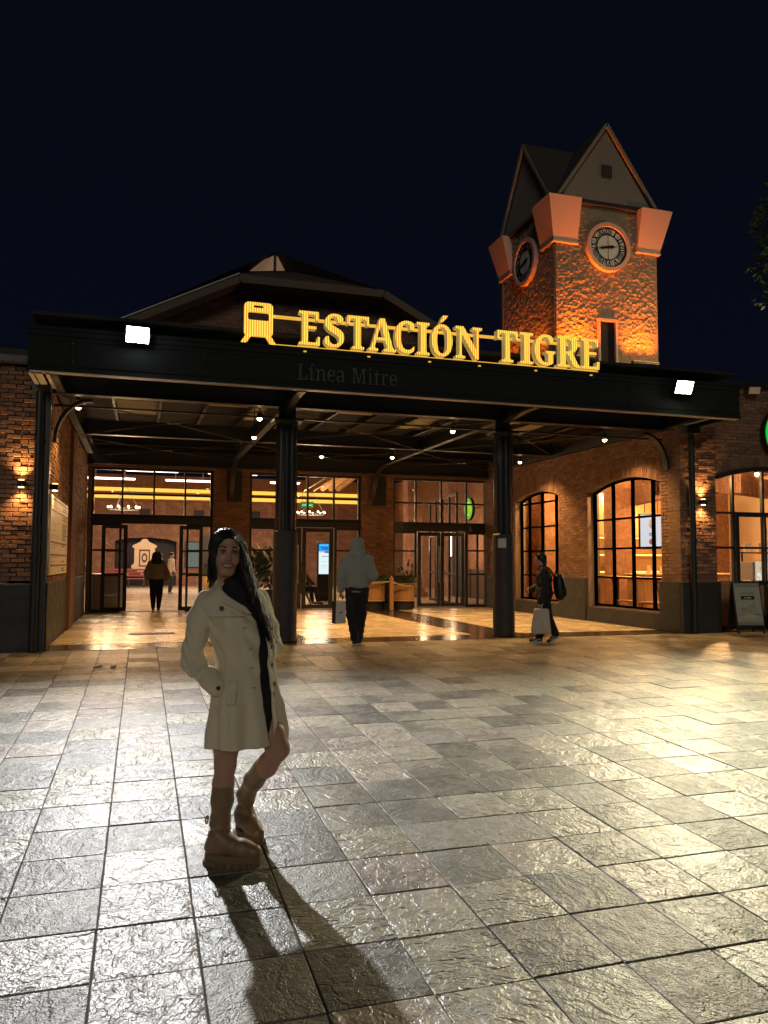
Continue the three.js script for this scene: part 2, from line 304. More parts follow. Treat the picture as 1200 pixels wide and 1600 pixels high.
// ---------------------------------------------------------------- ground, paving, porch floor
const SL = 0.026, groundY = (z) => -SL * (z + 13);     // the square falls gently away from the station
{
  const g = new THREE.PlaneGeometry(500, 280, 1, 1).rotateX(-Math.PI / 2).rotateX(Math.atan(SL)).translate(0, 0, 0);
  const m = structure('ground', g.translate(0, groundY(127) - 0.03, 127), std(0.09, 0.08, 0.065, 0.95, { bumpMap: rep(grain, 3), bumpScale: 0.004 }));
  const back = structure('ground', new THREE.PlaneGeometry(500, 300).rotateX(-Math.PI / 2).translate(0, -0.04, -163), std(0.09, 0.08, 0.065, 0.95));
}
const stoneKinds = 8;
const stoneMats = [];
for (let k = 0; k < stoneKinds; k++) {
  // riven slate: plates that break off in ledges, ripples in one direction, a fine tooth
  const s = 100 + k * 13, r = RNG(s), ang = r() * 3.1, ca = Math.cos(ang), sa = Math.sin(ang), ledge = [1, 0.3, 0.8, 0.2, 1.3, 0.45, 0.25, 1.0][k], ripple = [0.5, 1.5, 0.6, 1.2, 0.6, 1.7, 0.5, 1.2][k], tooth = [0.7, 0.75, 1, 0.7, 0.85, 0.8, 1.1, 0.75][k];
  const W = 448, H = new Float32Array(W * W), D = new Uint8Array(W * W);
  for (let j = 0; j < W; j++) for (let i = 0; i < W; i++) {
    const u = i / W, v = j / W, a = u * ca + v * sa, b = -u * sa + v * ca, wx = fbm(u * 4, v * 4, s + 1, 4), wy = fbm(u * 4, v * 4, s + 2, 4);
    const plate = fbm(u * 2.2 + wx * 1.1, v * 2.2 + wy * 1.1, s + 3, 4) * 4.2, st = Math.floor(plate), fr = plate - st;
    const steps = (st + smoothstep(fr, 0.0, 0.07) * 1 + 0.12 * fr) / 5;
    const rip = fbm(a * 4 + wx * 2.0, b * 12 + wy * 4, s + 5, 3), big = fbm(u * 3, v * 3, s + 6, 2);
    const fine = fbm(u * 70, v * 70, s + 7, 3), pit = fbm(u * 28, v * 28, s + 8, 2);
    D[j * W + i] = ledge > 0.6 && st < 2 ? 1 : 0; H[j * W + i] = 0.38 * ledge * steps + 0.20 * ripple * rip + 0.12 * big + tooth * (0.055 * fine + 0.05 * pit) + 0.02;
  }
  let lo = 9, hi = -9; for (const h of H) { lo = Math.min(lo, h); hi = Math.max(hi, h); }
  const at = (u, v) => H[Math.min(W - 1, v * W | 0) * W + Math.min(W - 1, u * W | 0)];
  const bump = tex(W, W, (u, v) => clamp((at(u, v) - lo) / 0.62, 0, 1));
  const base = [[0.36, 0.33, 0.255], [0.40, 0.365, 0.28], [0.33, 0.305, 0.245], [0.41, 0.35, 0.275], [0.30, 0.275, 0.22], [0.385, 0.355, 0.265], [0.35, 0.315, 0.25], [0.40, 0.335, 0.275]][k].map((c) => c * [0.80, 0.96, 0.72, 0.98, 0.62, 0.92, 0.78, 0.90][k]);
  const map = tex(W, W, (u, v) => {                    // paler crests, darker mineral veins and worn-in dirt in the broken ledges
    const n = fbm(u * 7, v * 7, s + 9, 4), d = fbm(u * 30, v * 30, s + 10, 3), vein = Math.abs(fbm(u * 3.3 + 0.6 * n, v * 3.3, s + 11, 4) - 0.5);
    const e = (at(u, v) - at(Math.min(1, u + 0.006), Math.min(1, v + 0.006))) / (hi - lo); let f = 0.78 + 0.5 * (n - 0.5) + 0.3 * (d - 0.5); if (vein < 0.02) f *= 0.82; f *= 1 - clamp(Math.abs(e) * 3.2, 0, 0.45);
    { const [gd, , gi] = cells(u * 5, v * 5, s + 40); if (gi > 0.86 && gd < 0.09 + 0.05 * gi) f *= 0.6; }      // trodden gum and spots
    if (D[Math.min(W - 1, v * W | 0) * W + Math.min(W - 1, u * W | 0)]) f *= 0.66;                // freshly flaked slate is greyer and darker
    return enc([base[0] * f * 1.25, base[1] * f * 1.25, base[2] * f * (1.2 + 0.1 * n)]);
  }, true);
  const rough = tex(256, 256, (u, v) => 0.5 + 0.32 * fbm(u * 9, v * 9, s + 12, 4) + 0.16 * (fbm(u * 60, v * 60, s + 14, 2) - 0.5));
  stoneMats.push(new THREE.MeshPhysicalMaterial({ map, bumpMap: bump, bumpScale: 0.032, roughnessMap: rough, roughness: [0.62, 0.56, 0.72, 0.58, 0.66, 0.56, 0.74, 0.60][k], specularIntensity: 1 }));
}
const TX = 0.414, TZ = 0.4335;
const stoneShapes = [];
for (let k = 0; k < 8; k++) {                          // 5 x 5 top with a wandering edge and a little warp, and a skirt; the picture on it is turned or mirrored
  const r = RNG(900 + k), n = 5, P = [], UV = [], idx = [], gx = TX - 0.008, gz = TZ - 0.008;
  const at5 = [0, 0.009, 0.34, 0.66, 0.991, 1];
  for (let j = 0; j <= n; j++) for (let i = 0; i <= n; i++) {
    const ex = i === 0 || i === n, ez = j === 0 || j === n, u = at5[i], v = at5[j];
    P.push((u - 0.5) * gx + (ex ? (r() - 0.5) * 0.004 : 0), (ex || ez ? -0.0022 - 0.002 * r() : 0.0006 * r()), (v - 0.5) * gz + (ez ? (r() - 0.5) * 0.004 : 0));
    let a = u, b = v; if (k & 1) a = 1 - a; if (k & 2) b = 1 - b; if (k & 4) [a, b] = [b, a]; UV.push(a * 0.97 + 0.015, b * 0.97 + 0.015);
  }
  for (let j = 0; j < n; j++) for (let i = 0; i < n; i++) { const a = j * (n + 1) + i; idx.push(a, a + n + 1, a + 1, a + 1, a + n + 1, a + n + 2); }
  const ring = []; for (let i = 0; i < n; i++) ring.push(i); for (let j = 0; j < n; j++) ring.push(j * (n + 1) + n); for (let i = n; i > 0; i--) ring.push(n * (n + 1) + i); for (let j = n; j > 0; j--) ring.push(j * (n + 1));
  const b0 = P.length / 3, m = ring.length;
  for (const q of ring) { P.push(P[q * 3], P[q * 3 + 1], P[q * 3 + 2]); UV.push(UV[q * 2], UV[q * 2 + 1]); }
  for (const q of ring) { P.push(P[q * 3] * 1.006, -0.03, P[q * 3 + 2] * 1.006); UV.push(UV[q * 2], UV[q * 2 + 1]); }
  for (let i = 0; i < m; i++) { const i2 = (i + 1) % m; idx.push(b0 + i, b0 + i2, b0 + m + i2, b0 + i, b0 + m + i2, b0 + m + i); }
  let g = new THREE.BufferGeometry(); g.setAttribute('position', new THREE.Float32BufferAttribute(P, 3)); g.setAttribute('uv', new THREE.Float32BufferAttribute(UV, 2)); g.setIndex(idx); g.computeVertexNormals();
  stoneShapes.push(g);
}
{
  const paving = mesh('plaza_paving', new THREE.PlaneGeometry(30, 15.2).rotateX(-Math.PI / 2).rotateX(Math.atan(SL)).translate(4, groundY(-5.41) - 0.009, -5.41), std(0.085, 0.068, 0.052, 0.95, { bumpMap: rep(grain, 5), bumpScale: 0.004 }), scene);
  paving.userData.kind = 'structure';
  const all = [];
  for (let ix = -27; ix < 36; ix++) for (let iz = -11; iz < 24; iz++) {
    const x = -0.15 + (ix + 0.5) * TX; let z = -3.312 - (iz - 0.5) * TZ, cut = 1;
    if (z < -13.2 || x > 18) continue;
    if (z < -12.85) { z = -12.923; cut = 0.33; }         // the last course before the porch is cut
    const fx = x * Math.cos(17.1 * D2R) + z * Math.sin(17.1 * D2R), fz = x * Math.sin(17.1 * D2R) - z * Math.cos(17.1 * D2R);
    const seen = fz > 0.5 && Math.abs(fx) < fz * 0.53 && fz > 2.2;
    all.push({ x, z, cut, d: seen ? fz : 100 + Math.hypot(x, z) });
  }
  all.sort((a, b) => a.d - b.d);
  const rest = stoneMats.map(() => []);
  all.forEach((t, i) => {
    const k = Math.floor(rnd() * 8), mt = Math.floor(rnd() * stoneKinds), y = groundY(t.z) + rr(-0.0025, 0.0025), rx = Math.atan(SL) + rr(-0.005, 0.005), rz = rr(-0.005, 0.005);
    if (i < 300) {
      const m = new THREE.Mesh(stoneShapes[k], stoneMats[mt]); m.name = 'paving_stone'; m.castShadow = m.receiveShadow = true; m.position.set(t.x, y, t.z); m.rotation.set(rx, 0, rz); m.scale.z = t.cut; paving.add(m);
    } else rest[mt].push(stoneShapes[k].clone().scale(1, 1, t.cut).applyMatrix4(new THREE.Matrix4().makeRotationFromEuler(new THREE.Euler(rx, 0, rz)).setPosition(t.x, y, t.z)));
  });
  rest.forEach((gs, k) => { const m = new THREE.Mesh(mergeGeometries(gs), stoneMats[k]); m.name = 'farther_paving_stones'; m.userData.kind = 'stuff'; m.castShadow = m.receiveShadow = true; paving.add(m); });
}
for (const [label, x, z, a] of [['white paper scrap on the paving before the left wing, the left one', -0.52, -11.25, 0.4], ['white paper scrap on the paving before the left wing, the right one', -0.33, -11.2, 1.5]]) {
  const t = thing('paper_scrap', label, 'litter', [x, groundY(z) + 0.004, z], a); mesh('sheet', blob([[0, 0.012, 0, 0.055, 0.012, 0.035], [0.03, 0.018, 0.015, 0.025, 0.018, 0.03]], 0.012, 0.006, (d, x2, y, z2) => d + 0.012 * (fbm(x2 * 50, z2 * 50 + y * 30, 3, 3) - 0.5)), M.white, t, false);
}
// polished porch floor with dark granite bands along the front and between the pillars
const PX0 = -1.4, PX1 = 10.15, PZ0 = -13.0, PZ1 = -22.3;
{
  const floor = structure('porch_floor', box(PX1 - PX0 + 0.6, 0.2, PZ0 - PZ1 + 1.2, (PX0 + PX1) / 2, -0.112, (PZ0 + PZ1) / 2 - 0.58), std(0.16, 0.12, 0.085, 0.6));
  const marble = tex(512, 512, (u, v) => { const n = fbm(u * 5 + fbm(u * 4, v * 4, 61, 3), v * 5, 62, 5), f = 0.86 + 0.35 * (n - 0.5); return enc([0.66 * f, 0.57 * f, 0.43 * f]); }, true);
  const shine = tex(512, 512, (u, v) => 0.16 + 0.22 * fbm(u * 7, v * 7, 65, 4) + 0.12 * smoothstep(fbm(u * 3, v * 3, 67, 3), 0.5, 0.7));
  const cream = [0, 1, 2].map((k) => { const f = [1, 0.94, 1.05][k]; return phys(f, f * 0.985, f * 0.96, 0.8, { map: rep(marble, 0.9), roughnessMap: rep(shine, 0.6), bumpMap: rep(soft, 0.8), bumpScale: 0.0012 }); });
  const granite = tex(512, 512, (u, v) => { const n = vnoise(u * 150, v * 150, 71), m = fbm(u * 40, v * 40, 72, 3), f = 0.6 + 0.9 * (n - 0.5) + 0.6 * (m - 0.5); return enc([0.085 * f, 0.066 * f, 0.052 * f]); }, true);
  const dark = phys(1, 1, 1, 0.55, { map: rep(granite, 1.2), roughnessMap: rep(shine, 0.8), bumpMap: rep(soft, 1), bumpScale: 0.0008 });
  const S = 0.466, tiles = [];
  const bands = [[1.92, 2.86], [6.02, 7.04]];
  const slabAt = (x0, x1, z0, z1, mat) => tiles.push({ x0, x1, z0, z1, mat });
  const cuts = [[PX0 + 0.02, 1.92], [2.86, 6.02], [7.04, PX1 - 0.02]];
  for (const [a, b] of cuts) { const n = Math.round((b - a) / S); for (let i = 0; i < n; i++) for (let k = 0; k < 18; k++) slabAt(a + (b - a) * i / n, a + (b - a) * (i + 1) / n, -13.87 - k * 0.4683, -13.87 - (k + 1) * 0.4683, cream[Math.floor(rnd() * 3)]); }
  for (const [a, b] of bands) for (let k = 0; k < 14; k++) slabAt(a, b, -13.87 - k * 0.602, -13.87 - (k + 1) * 0.602, dark);
  for (let i = 0; i < 14; i++) slabAt(PX0 - 0.1 + i * 0.845, PX0 - 0.1 + (i + 1) * 0.845, -13.0, -13.87, dark);
  tiles.sort((p, q) => q.z0 - p.z0);
  const g2 = tiles.map((t) => muv(box(t.x1 - t.x0 - 0.004, 0.012, t.z0 - t.z1 - 0.004, (t.x0 + t.x1) / 2, -0.006 + rr(-0.0006, 0.0006), (t.z0 + t.z1) / 2)));
  const rest = new Map();
  tiles.forEach((t, i) => { if (i < 300) mesh('floor_tile', g2[i], t.mat, floor, false); else { if (!rest.has(t.mat)) rest.set(t.mat, []); rest.get(t.mat).push(g2[i]); } });
  for (const [m, gs] of rest) { const q = mesh('farther_floor_tiles', gs, m, floor, false); q.userData.kind = 'stuff'; }
  const gr = thing('floor_grate', 'narrow metal drain grate set in the porch floor before the open door', 'grate', [0.22, 0.006, -15.55]);
  mesh('rim', [box(0.84, 0.008, 0.02, 0, 0, 0.14), box(0.84, 0.008, 0.02, 0, 0, -0.14), box(0.02, 0.008, 0.26, -0.41, 0, 0), box(0.02, 0.008, 0.26, 0.41, 0, 0)], M.steel, gr);
  for (let i = 0; i < 26; i++) mesh('bar', box(0.012, 0.006, 0.26, -0.385 + i * 0.0308, 0, 0), M.steel, gr);
  mesh('pit', box(0.8, 0.002, 0.26, 0, -0.004, 0), M.black, gr);
}

// ---------------------------------------------------------------- the station hall behind the porch
const FZ = -22.3;
const bays = [[-1.31, 1.88], [2.9, 6.16], [7.16, 10.3]];
const hall = thing('station_hall', 'brick station hall with glazed doors and a hipped gable behind the porch', 'building');
{
  const X0 = -1.4, X1 = 10.6, H = 3.9;
  const holes = bays.map(([a, b]) => [[a - X0, 0.001], [b - X0, 0.001], [b - X0, H], [a - X0, H]]);
  mesh('front_wall', [slab([X0, 0, FZ - 0.012], [1, 0, 0], [0, 0, 1], X1 - X0, 7.0, holes, 0.4)], M.mortar, hall, false);
  // gable above the canopy: cut-off top corners under a half hip
  mesh('gable_wall', [poly([[X0, 7.0], [X1, 7.0], [10.6, 7.13], [6.76, 9.08], [2.41, 9.08], [X0, 7.13]], 0.4).translate(0, 0, FZ - 0.412)], M.mortar, hall);
  const br = new Bricks();
  const bg = (v) => (v < H ? bays.map(([a, b]) => [a - X0, b - X0]) : []);
  br.field([X0, 0, FZ - 0.012], [1, 0, 0], [0, 0, 1], X1 - X0, 5.6, (v) => [...bg(v), ...(v < 0.95 ? [[0, 20]] : [])], { out: 0.012, wild: 0.003 });
  br.field([X0, 5.6, FZ - 0.012], [1, 0, 0], [0, 0, 1], X1 - X0, 3.5, (v) => { const y = v + 5.6, cut = y > 7.13 ? (y - 7.13) / 0.508 : 0; return y > 9.08 ? [[0, 20]] : [[-1, cut], [12 - cut, 20]]; }, { out: 0.012, wild: 0.003 });
  br.prefer = (p) => (p.y > 4.2 ? 50 : 0) + (p.x < 2.9 && p.x > 1.8 ? -0.4 : 0);
  br.build(hall);
  for (const [a, b] of [[1.88, 2.9], [6.16, 7.16]]) mesh('plinth', rbox(b - a + 0.04, 0.97, 0.12, (a + b) / 2, 0.485, FZ + 0.02, 0.012), M.plinth, hall);
  for (const [a, b] of [[1.88, 2.9], [6.16, 7.16]]) {
    const c = (a + b) / 2 + 0.0; const p = mesh('bracket_plate', rbox(0.4, 1.0, 0.07, c + (a < 3 ? 0.075 : 0.04), 3.53, FZ + 0.045, 0.008), M.steel, hall);
  }
  mesh('lintel_beam', [box(11.6, 0.34, 0.16, 4.4, 4.16, FZ + 0.10), box(11.6, 0.05, 0.24, 4.4, 3.97, FZ + 0.12), box(11.6, 0.05, 0.24, 4.4, 4.35, FZ + 0.12)], M.steel, hall);
  mesh('lintel_trim', box(11.6, 0.045, 0.1, 4.4, 3.925, FZ + 0.055), std(0.16, 0.075, 0.05, 0.8), hall);

  // the roof: eaves, half hip, side slopes and a lit gablet near the ridge
  const E1 = [2.42, 9.25, -21.5], E2 = [6.6, 9.25, -21.5], G1 = [3.2, 12.06, -28.9], G2 = [5.6, 12.36, -28.9], L0 = [-2.0, 7.0, -21.5], R0 = [11.2, 6.91, -21.5];
  const add = (p, q, k) => p.map((v, i) => v + q[i] * k), sub = (p, q) => p.map((v, i) => v - q[i]);
  const facet = (...pts) => { const P = []; for (let i = 1; i < pts.length - 1; i++) P.push(...pts[0], ...pts[i], ...pts[i + 1]); const g = new THREE.BufferGeometry(); g.setAttribute('position', new THREE.Float32BufferAttribute(P, 3)); g.computeVertexNormals(); return g; };
  const roofMat = std(0.075, 0.05, 0.042, 0.85, { bumpMap: rep(tex(256, 256, (u, v) => { const r = v * 8, f = r - Math.floor(r), c = Math.abs(((u * 8 + (Math.floor(r) % 2) * 0.5) % 1) - 0.5); return 0.25 + 0.6 * (1 - f) * (0.7 + 0.6 * c) + 0.1 * vnoise(u * 60, v * 60, 3); }), 0.5), bumpScale: 0.03 });
  const T = [4.55, 13.0, -28.9], back = -42;
  const bk = (p) => [p[0], p[1], back];
  mesh('roof', [facet(E1, E2, G2, G1), facet(L0, E1, G1, T, bk(T), [L0[0], L0[1], back]), facet(E2, R0, [R0[0], R0[1], back], bk(T), T, G2)], roofMat, hall);
  mesh('eaves_board', [beam(L0, E1, 0.7, 0.22), beam(E1, E2, 0.7, 0.22), beam(E2, R0, 0.7, 0.22)].map((g) => g.translate(0, -0.08, -0.35)), std(0.12, 0.085, 0.065, 0.8), hall);
  mesh('verge_flashing', beam(L0, add(E1, sub(G1, E1), 0.0), 0.04, 0.03).translate(0, 0.05, 0.02), std(0.5, 0.46, 0.42, 0.4), hall);
  const gl = new THREE.MeshStandardMaterial({ color: lin(0.3, 0.2, 0.13), emissive: lin(1, 0.56, 0.33), emissiveIntensity: 0.17, roughness: 0.6, emissiveMap: tex(128, 64, (u, v) => 0.55 + 0.45 * Math.sin(u * 48 + v * 9) * Math.sin(u * 48 + v * 9)) });
  const gw = mesh('gablet_window', poly([[3.22, 12.1], [5.5, 12.38], [4.55, 12.86]], 0.04).translate(0, 0, -28.87), gl, hall);
  mesh('mullion', box(0.1, 0.62, 0.06, 4.55, 12.54, -28.82), M.steel, gw);

  // glazing of the three bays
  const f = 0.055, zf = FZ - 0.14;
  const pane = (parent, x0, x1, y0, y1, z = zf) => mesh('pane', new THREE.PlaneGeometry(x1 - x0, y1 - y0).translate((x0 + x1) / 2, (y0 + y1) / 2, z), M.glass, parent);
  const bar = (x0, x1, y0, y1, d = 0.09, z = zf) => box(x1 - x0, y1 - y0, d, (x0 + x1) / 2, (y0 + y1) / 2, z);
  const grid = (name, xs, ys, t = 0.05, edge = 0.07, z = zf, d = 0.09) => {         // a window: a frame with bars at xs and ys, one pane in each field
    const gs = []; const X = (i) => (i === 0 || i === xs.length - 1 ? edge : t), Y = (j) => (j === 0 || j === ys.length - 1 ? edge : t);
    const xa = xs[0], xb = xs.at(-1), ya = ys[0], yb = ys.at(-1);
    xs.forEach((x, i) => { const w = X(i); const c = i === 0 ? x + w / 2 : i === xs.length - 1 ? x - w / 2 : x; gs.push(bar(c - w / 2, c + w / 2, ya, yb, d, z)); });
    ys.forEach((y, j) => { const w = Y(j); const c = j === 0 ? y + w / 2 : j === ys.length - 1 ? y - w / 2 : y; for (let i = 0; i < xs.length - 1; i++) { const p = xs[i] + (i ? X(i) / 2 : X(0)), q = xs[i + 1] - (i + 1 < xs.length - 1 ? X(i + 1) / 2 : X(i + 1)); gs.push(bar(p, q, c - w / 2, c + w / 2, d - 0.006, z)); } });
    const w = mesh(name, gs, M.frame, hall);
    for (let i = 0; i < xs.length - 1; i++) for (let j = 0; j < ys.length - 1; j++) pane(w, xs[i] + 0.02, xs[i + 1] - 0.02, ys[j] + 0.02, ys[j + 1] - 0.02, z);
    return w;
  };
  const handle = (door, x) => mesh('handle', [rod([x, 0.75, zf + 0.1], [x, 1.85, zf + 0.1], 0.016), rod([x, 0.8, zf], [x, 0.8, zf + 0.1], 0.01), rod([x, 1.8, zf], [x, 1.8, zf + 0.1], 0.01)], std(0.5, 0.48, 0.44, 0.3, { metalness: 0.8 }), door);
  // left bay: transom window over an open pair of sliding doors
  grid('transom_window', [-1.31, -0.52, 0.3, 1.13, 1.88], [2.56, 3.18, 3.9]);
  mesh('transom_beam', bar(-1.31, 1.88, 2.38, 2.56, 0.2), M.frame, hall);
  grid('side_window', [-1.31, -0.52], [0, 0.98, 1.66, 2.38], 0.05, 0.06);
  handle(grid('door', [-1.02, -0.36], [0.03, 1.02, 1.64, 2.34], 0.05, 0.10, zf + 0.12, 0.05), -0.40);
  handle(grid('door', [0.99, 1.62], [0.03, 1.02, 1.64, 2.34], 0.05, 0.10, zf + 0.12, 0.05), 1.04);
  grid('side_window', [1.18, 1.88], [0, 0.98, 1.66, 2.38], 0.05, 0.06);
  // middle bay
  grid('transom_window', [2.9, 3.74, 4.58, 5.36, 6.16], [2.53, 3.2, 3.9]);
  mesh('transom_beam', bar(2.9, 6.16, 2.36, 2.53, 0.2), M.frame, hall);
  grid('side_window', [2.9, 3.66], [0, 0.98, 1.69, 2.36]);
  handle(grid('door', [3.70, 4.40], [0.03, 2.34], 0.05, 0.11), 4.30);
  handle(grid('door', [4.43, 5.34], [0.03, 2.34], 0.05, 0.11), 4.53);
  grid('side_window', [5.38, 6.16], [0, 0.98, 1.69, 2.36]);
  // right bay
  grid('transom_window', [7.16, 7.9, 8.72, 9.55, 10.3], [2.5, 3.15, 3.9]);
  mesh('transom_beam', bar(7.16, 10.3, 2.3, 2.5, 0.2), M.frame, hall);
  mesh('kick_panel', bar(7.24, 7.86, 0.0, 0.9, 0.06), M.frame, hall);
  grid('side_window', [7.16, 7.92], [0.9, 1.7, 2.3]);
  handle(grid('door', [7.96, 8.68], [0.03, 2.26], 0.05, 0.1), 8.62);
  handle(grid('door', [8.71, 9.47], [0.03, 2.26], 0.05, 0.1), 8.78);
  grid('side_window', [9.51, 9.92, 10.3], [0.0, 1.0, 1.72, 2.3], 0.05, 0.08);

  // the inside of the hall
  const IZ = -46, wallIn = std(0.36, 0.19, 0.115, 0.9, { map: rep(brickMap, 0.5), bumpMap: rep(brickBump, 2), bumpScale: 0.01 });
  mesh('hall_floor', box(30, 0.1, 24.2, 4.4, -0.056, -34.6), phys(0.50, 0.42, 0.32, 0.32, { roughnessMap: rep(scuff, 0.4) }), hall);
  mesh('inner_wall', [slab([-10, 0, IZ], [1, 0, 0], [0, 0, 1], 30, 6.2, [[[8.6, 0.01], [11.9, 0.01], [11.9, 2.45], [11.4, 2.62], [10.4, 2.7], [9.3, 2.65], [8.6, 2.5]]], 0.3), box(0.3, 6.2, 23.5, -9.8, 3.1, -34.4), box(0.3, 6.2, 23.3, 15.0, 3.1, -34.4)], wallIn, hall);
  for (const [x, w, c] of [[-3.2, 1.1, 0], [3.0, 1.3, 1], [5.2, 0.9, 2], [8.2, 1.2, 0]]) { const q = mesh('framed_poster', rbox(w, 1.5, 0.06, x, 1.75, IZ + 0.05, 0.01), M.black, hall); mesh('poster_print', box(w - 0.12, 1.38, 0.02, x, 1.75, IZ + 0.09), [std(0.5, 0.42, 0.3, 0.6), std(0.12, 0.22, 0.3, 0.6), std(0.5, 0.16, 0.1, 0.6)][c], q); }
  mesh('recess', box(4, 3, 0.2, 0.2, 1.5, IZ - 0.7), std(0.035, 0.033, 0.036, 0.8), hall);
  mesh('hall_ceiling', box(25, 0.1, 24, 2.6, 6.6, -34.5), std(0.10, 0.055, 0.045, 0.8), hall);
  const slat = std(0.32, 0.2, 0.12, 0.6);
  for (let i = 0; i < 9; i++) mesh('ceiling_slat', box(24, 0.1, 0.12, 2.6, 6.3, -25 - i * 2.3), slat, hall);
  for (let i = 0; i < 5; i++) mesh('roof_timber', beam([5.2 + i * 0.55, 3.9 + i * 0.1, -26.5 - i], [9.0 + i * 0.2, 6.4, -24.4 - i * 0.9], 0.16, 0.3), M.wood, hall);
  mesh('inner_partition', [box(0.25, 6, 9, 12.4, 3, -27.2)], wallIn, hall);
  mesh('inner_pillar', [box(0.7, 5.5, 0.7, 8.6, 2.75, -28.4)], wallIn, hall);
  mesh('inner_pillar', [box(0.6, 5.5, 0.6, 10.3, 2.75, -29.6)], wallIn, hall);
  // glazed inner screen running back from the right bay, with a dark door case beyond
  const scr = []; for (let i = 0; i < 5; i++) scr.push(box(0.06, 3.6, 0.08, 9.55 + i * 0.13, 1.8, -23.2 - i * 0.95)); for (const y of [0.05, 1.0, 2.3, 3.55]) scr.push(beam([9.55, y, -23.2], [10.07, y, -27.0], 0.05, 0.07));
  mesh('inner_screen', scr, M.frame, hall);
  mesh('door_case', [box(0.12, 2.7, 1.3, 12.2, 1.35, -29.3)], M.black, hall); mesh('high_window', [box(0.1, 1.5, 1.1, 12.25, 4.4, -26.0)], M.black, hall);
  for (let i = 0; i < 4; i++) mesh('wall_panel', box(0.08, 1.1, 1.5, 12.24, 0.55, -24.2 - i * 1.62), M.darkwood, hall);
  mesh('stair', [0, 1, 2, 3].map((i) => box(3.0, 0.16, 0.34, 9.6, 0.08 + i * 0.16, -30.2 - i * 0.34)), std(0.30, 0.13, 0.08, 0.7), hall);
  for (const x of [0.15, 3.1, 6.3]) mesh('wall_opening', box(0.55, 0.65, 0.06, x, 3.95, IZ + 0.04), M.black, hall);
}

// ---------------------------------------------------------------- left wing
const left = thing('left_wing', 'brick wing at the left edge with a grey plinth and rough protruding bricks', 'building');
{
  mesh('wall', [box(10, 4.36, 0.5, -6.46, 2.18, -13.3), box(0.5, 4.36, 9.4, -1.672, 2.18, -17.75)], M.mortar, left);
  const br = new Bricks();
  br.field([-4.2, 1.05, -13.05], [1, 0, 0], [0, 0, 1], 2.74, 3.3, () => [], { wild: 0.010, out: 0.022 });
  br.field([-1.422, 1.05, -13.07], [0, 0, -1], [1, 0, 0], 9.2, 3.1, (v) => [], { wild: 0.008, out: 0.018 });
  br.prefer = (p) => (p.x < -2.3 ? 20 : 0) + (p.z < -13.9 ? 3 : 0);
  br.build(left);
  for (const q of [[9.9, 1.06, 0.16, -6.36, 0.46, -13.0], [0.14, 1.0, 0.7, -1.42, 0.5, -13.32], [0.14, 1.0, 8.3, -1.47, 0.5, -17.9]]) mesh('plinth', rbox(...q, 0.015), M.plinth, left);
  mesh('plinth_cap', [box(9.9, 0.03, 0.18, -6.365, 1.005, -13.0), rbox(0.17, 0.03, 0.72, -1.42, 1.015, -13.32, 0.006)], std(0.11, 0.10, 0.095, 0.8), left);
  mesh('pilaster', [box(0.16, 4.0, 0.9, -1.42, 2.0, -17.3)], std(0.17, 0.085, 0.06, 0.9, { bumpMap: rep(brickBump, 2), bumpScale: 0.006 }), left);
  mesh('eaves', box(9.8, 0.10, 0.7, -6.56, 4.42, -13.2), M.steel, left);
  mesh('roof', [poly([[0, 0], [9.5, 0], [9.5, 0.2], [0, 0.2]], 9.6).rotateZ(0).translate(-11.2, 4.48, -22.9)], std(0.06, 0.045, 0.04, 0.9), left);
  // fare board
  const c = document.createElement('canvas'); c.width = 512; c.height = 512; const x = c.getContext('2d');
  x.fillStyle = '#dcd6cc'; x.fillRect(0, 0, 512, 512); const r = RNG(5);
  for (const [y, k] of [[8, 1], [84, 1], [296, 1], [380, 1], [452, 1]]) { x.fillStyle = '#8a1f3c'; x.fillRect(20, y, 470, 12); }
  x.fillStyle = '#3a3232';
  for (let i = 0; i < 30; i++) { const y = 26 + i * 16.2; if ([84, 296, 380, 452].some((q) => Math.abs(q - y) < 16)) continue; x.font = '13px sans-serif'; x.globalAlpha = 0.75; if (r() < 0.6) x.fillRect(30, y, 60 + r() * 170, 3); if (r() < 0.7) x.fillRect(330, y - 4, 80 + r() * 80, 10); if (r() < 0.4) x.fillRect(240, y, 20, 3); }
  const t = new THREE.CanvasTexture(c); t.colorSpace = THREE.SRGBColorSpace;
  const b = thing('fare_board', 'white printed fare board with dark red lines on the left porch wall', 'notice board', [-1.37, 1.77, -14.55], Math.PI / 2);
  mesh('board', rbox(3.0, 1.26, 0.04, 0, 0, 0, 0.006), M.white, b);
  mesh('print', new THREE.PlaneGeometry(2.94, 1.22).translate(0, 0, 0.024), new THREE.MeshStandardMaterial({ map: t, roughness: 0.5 }), b, false);
}

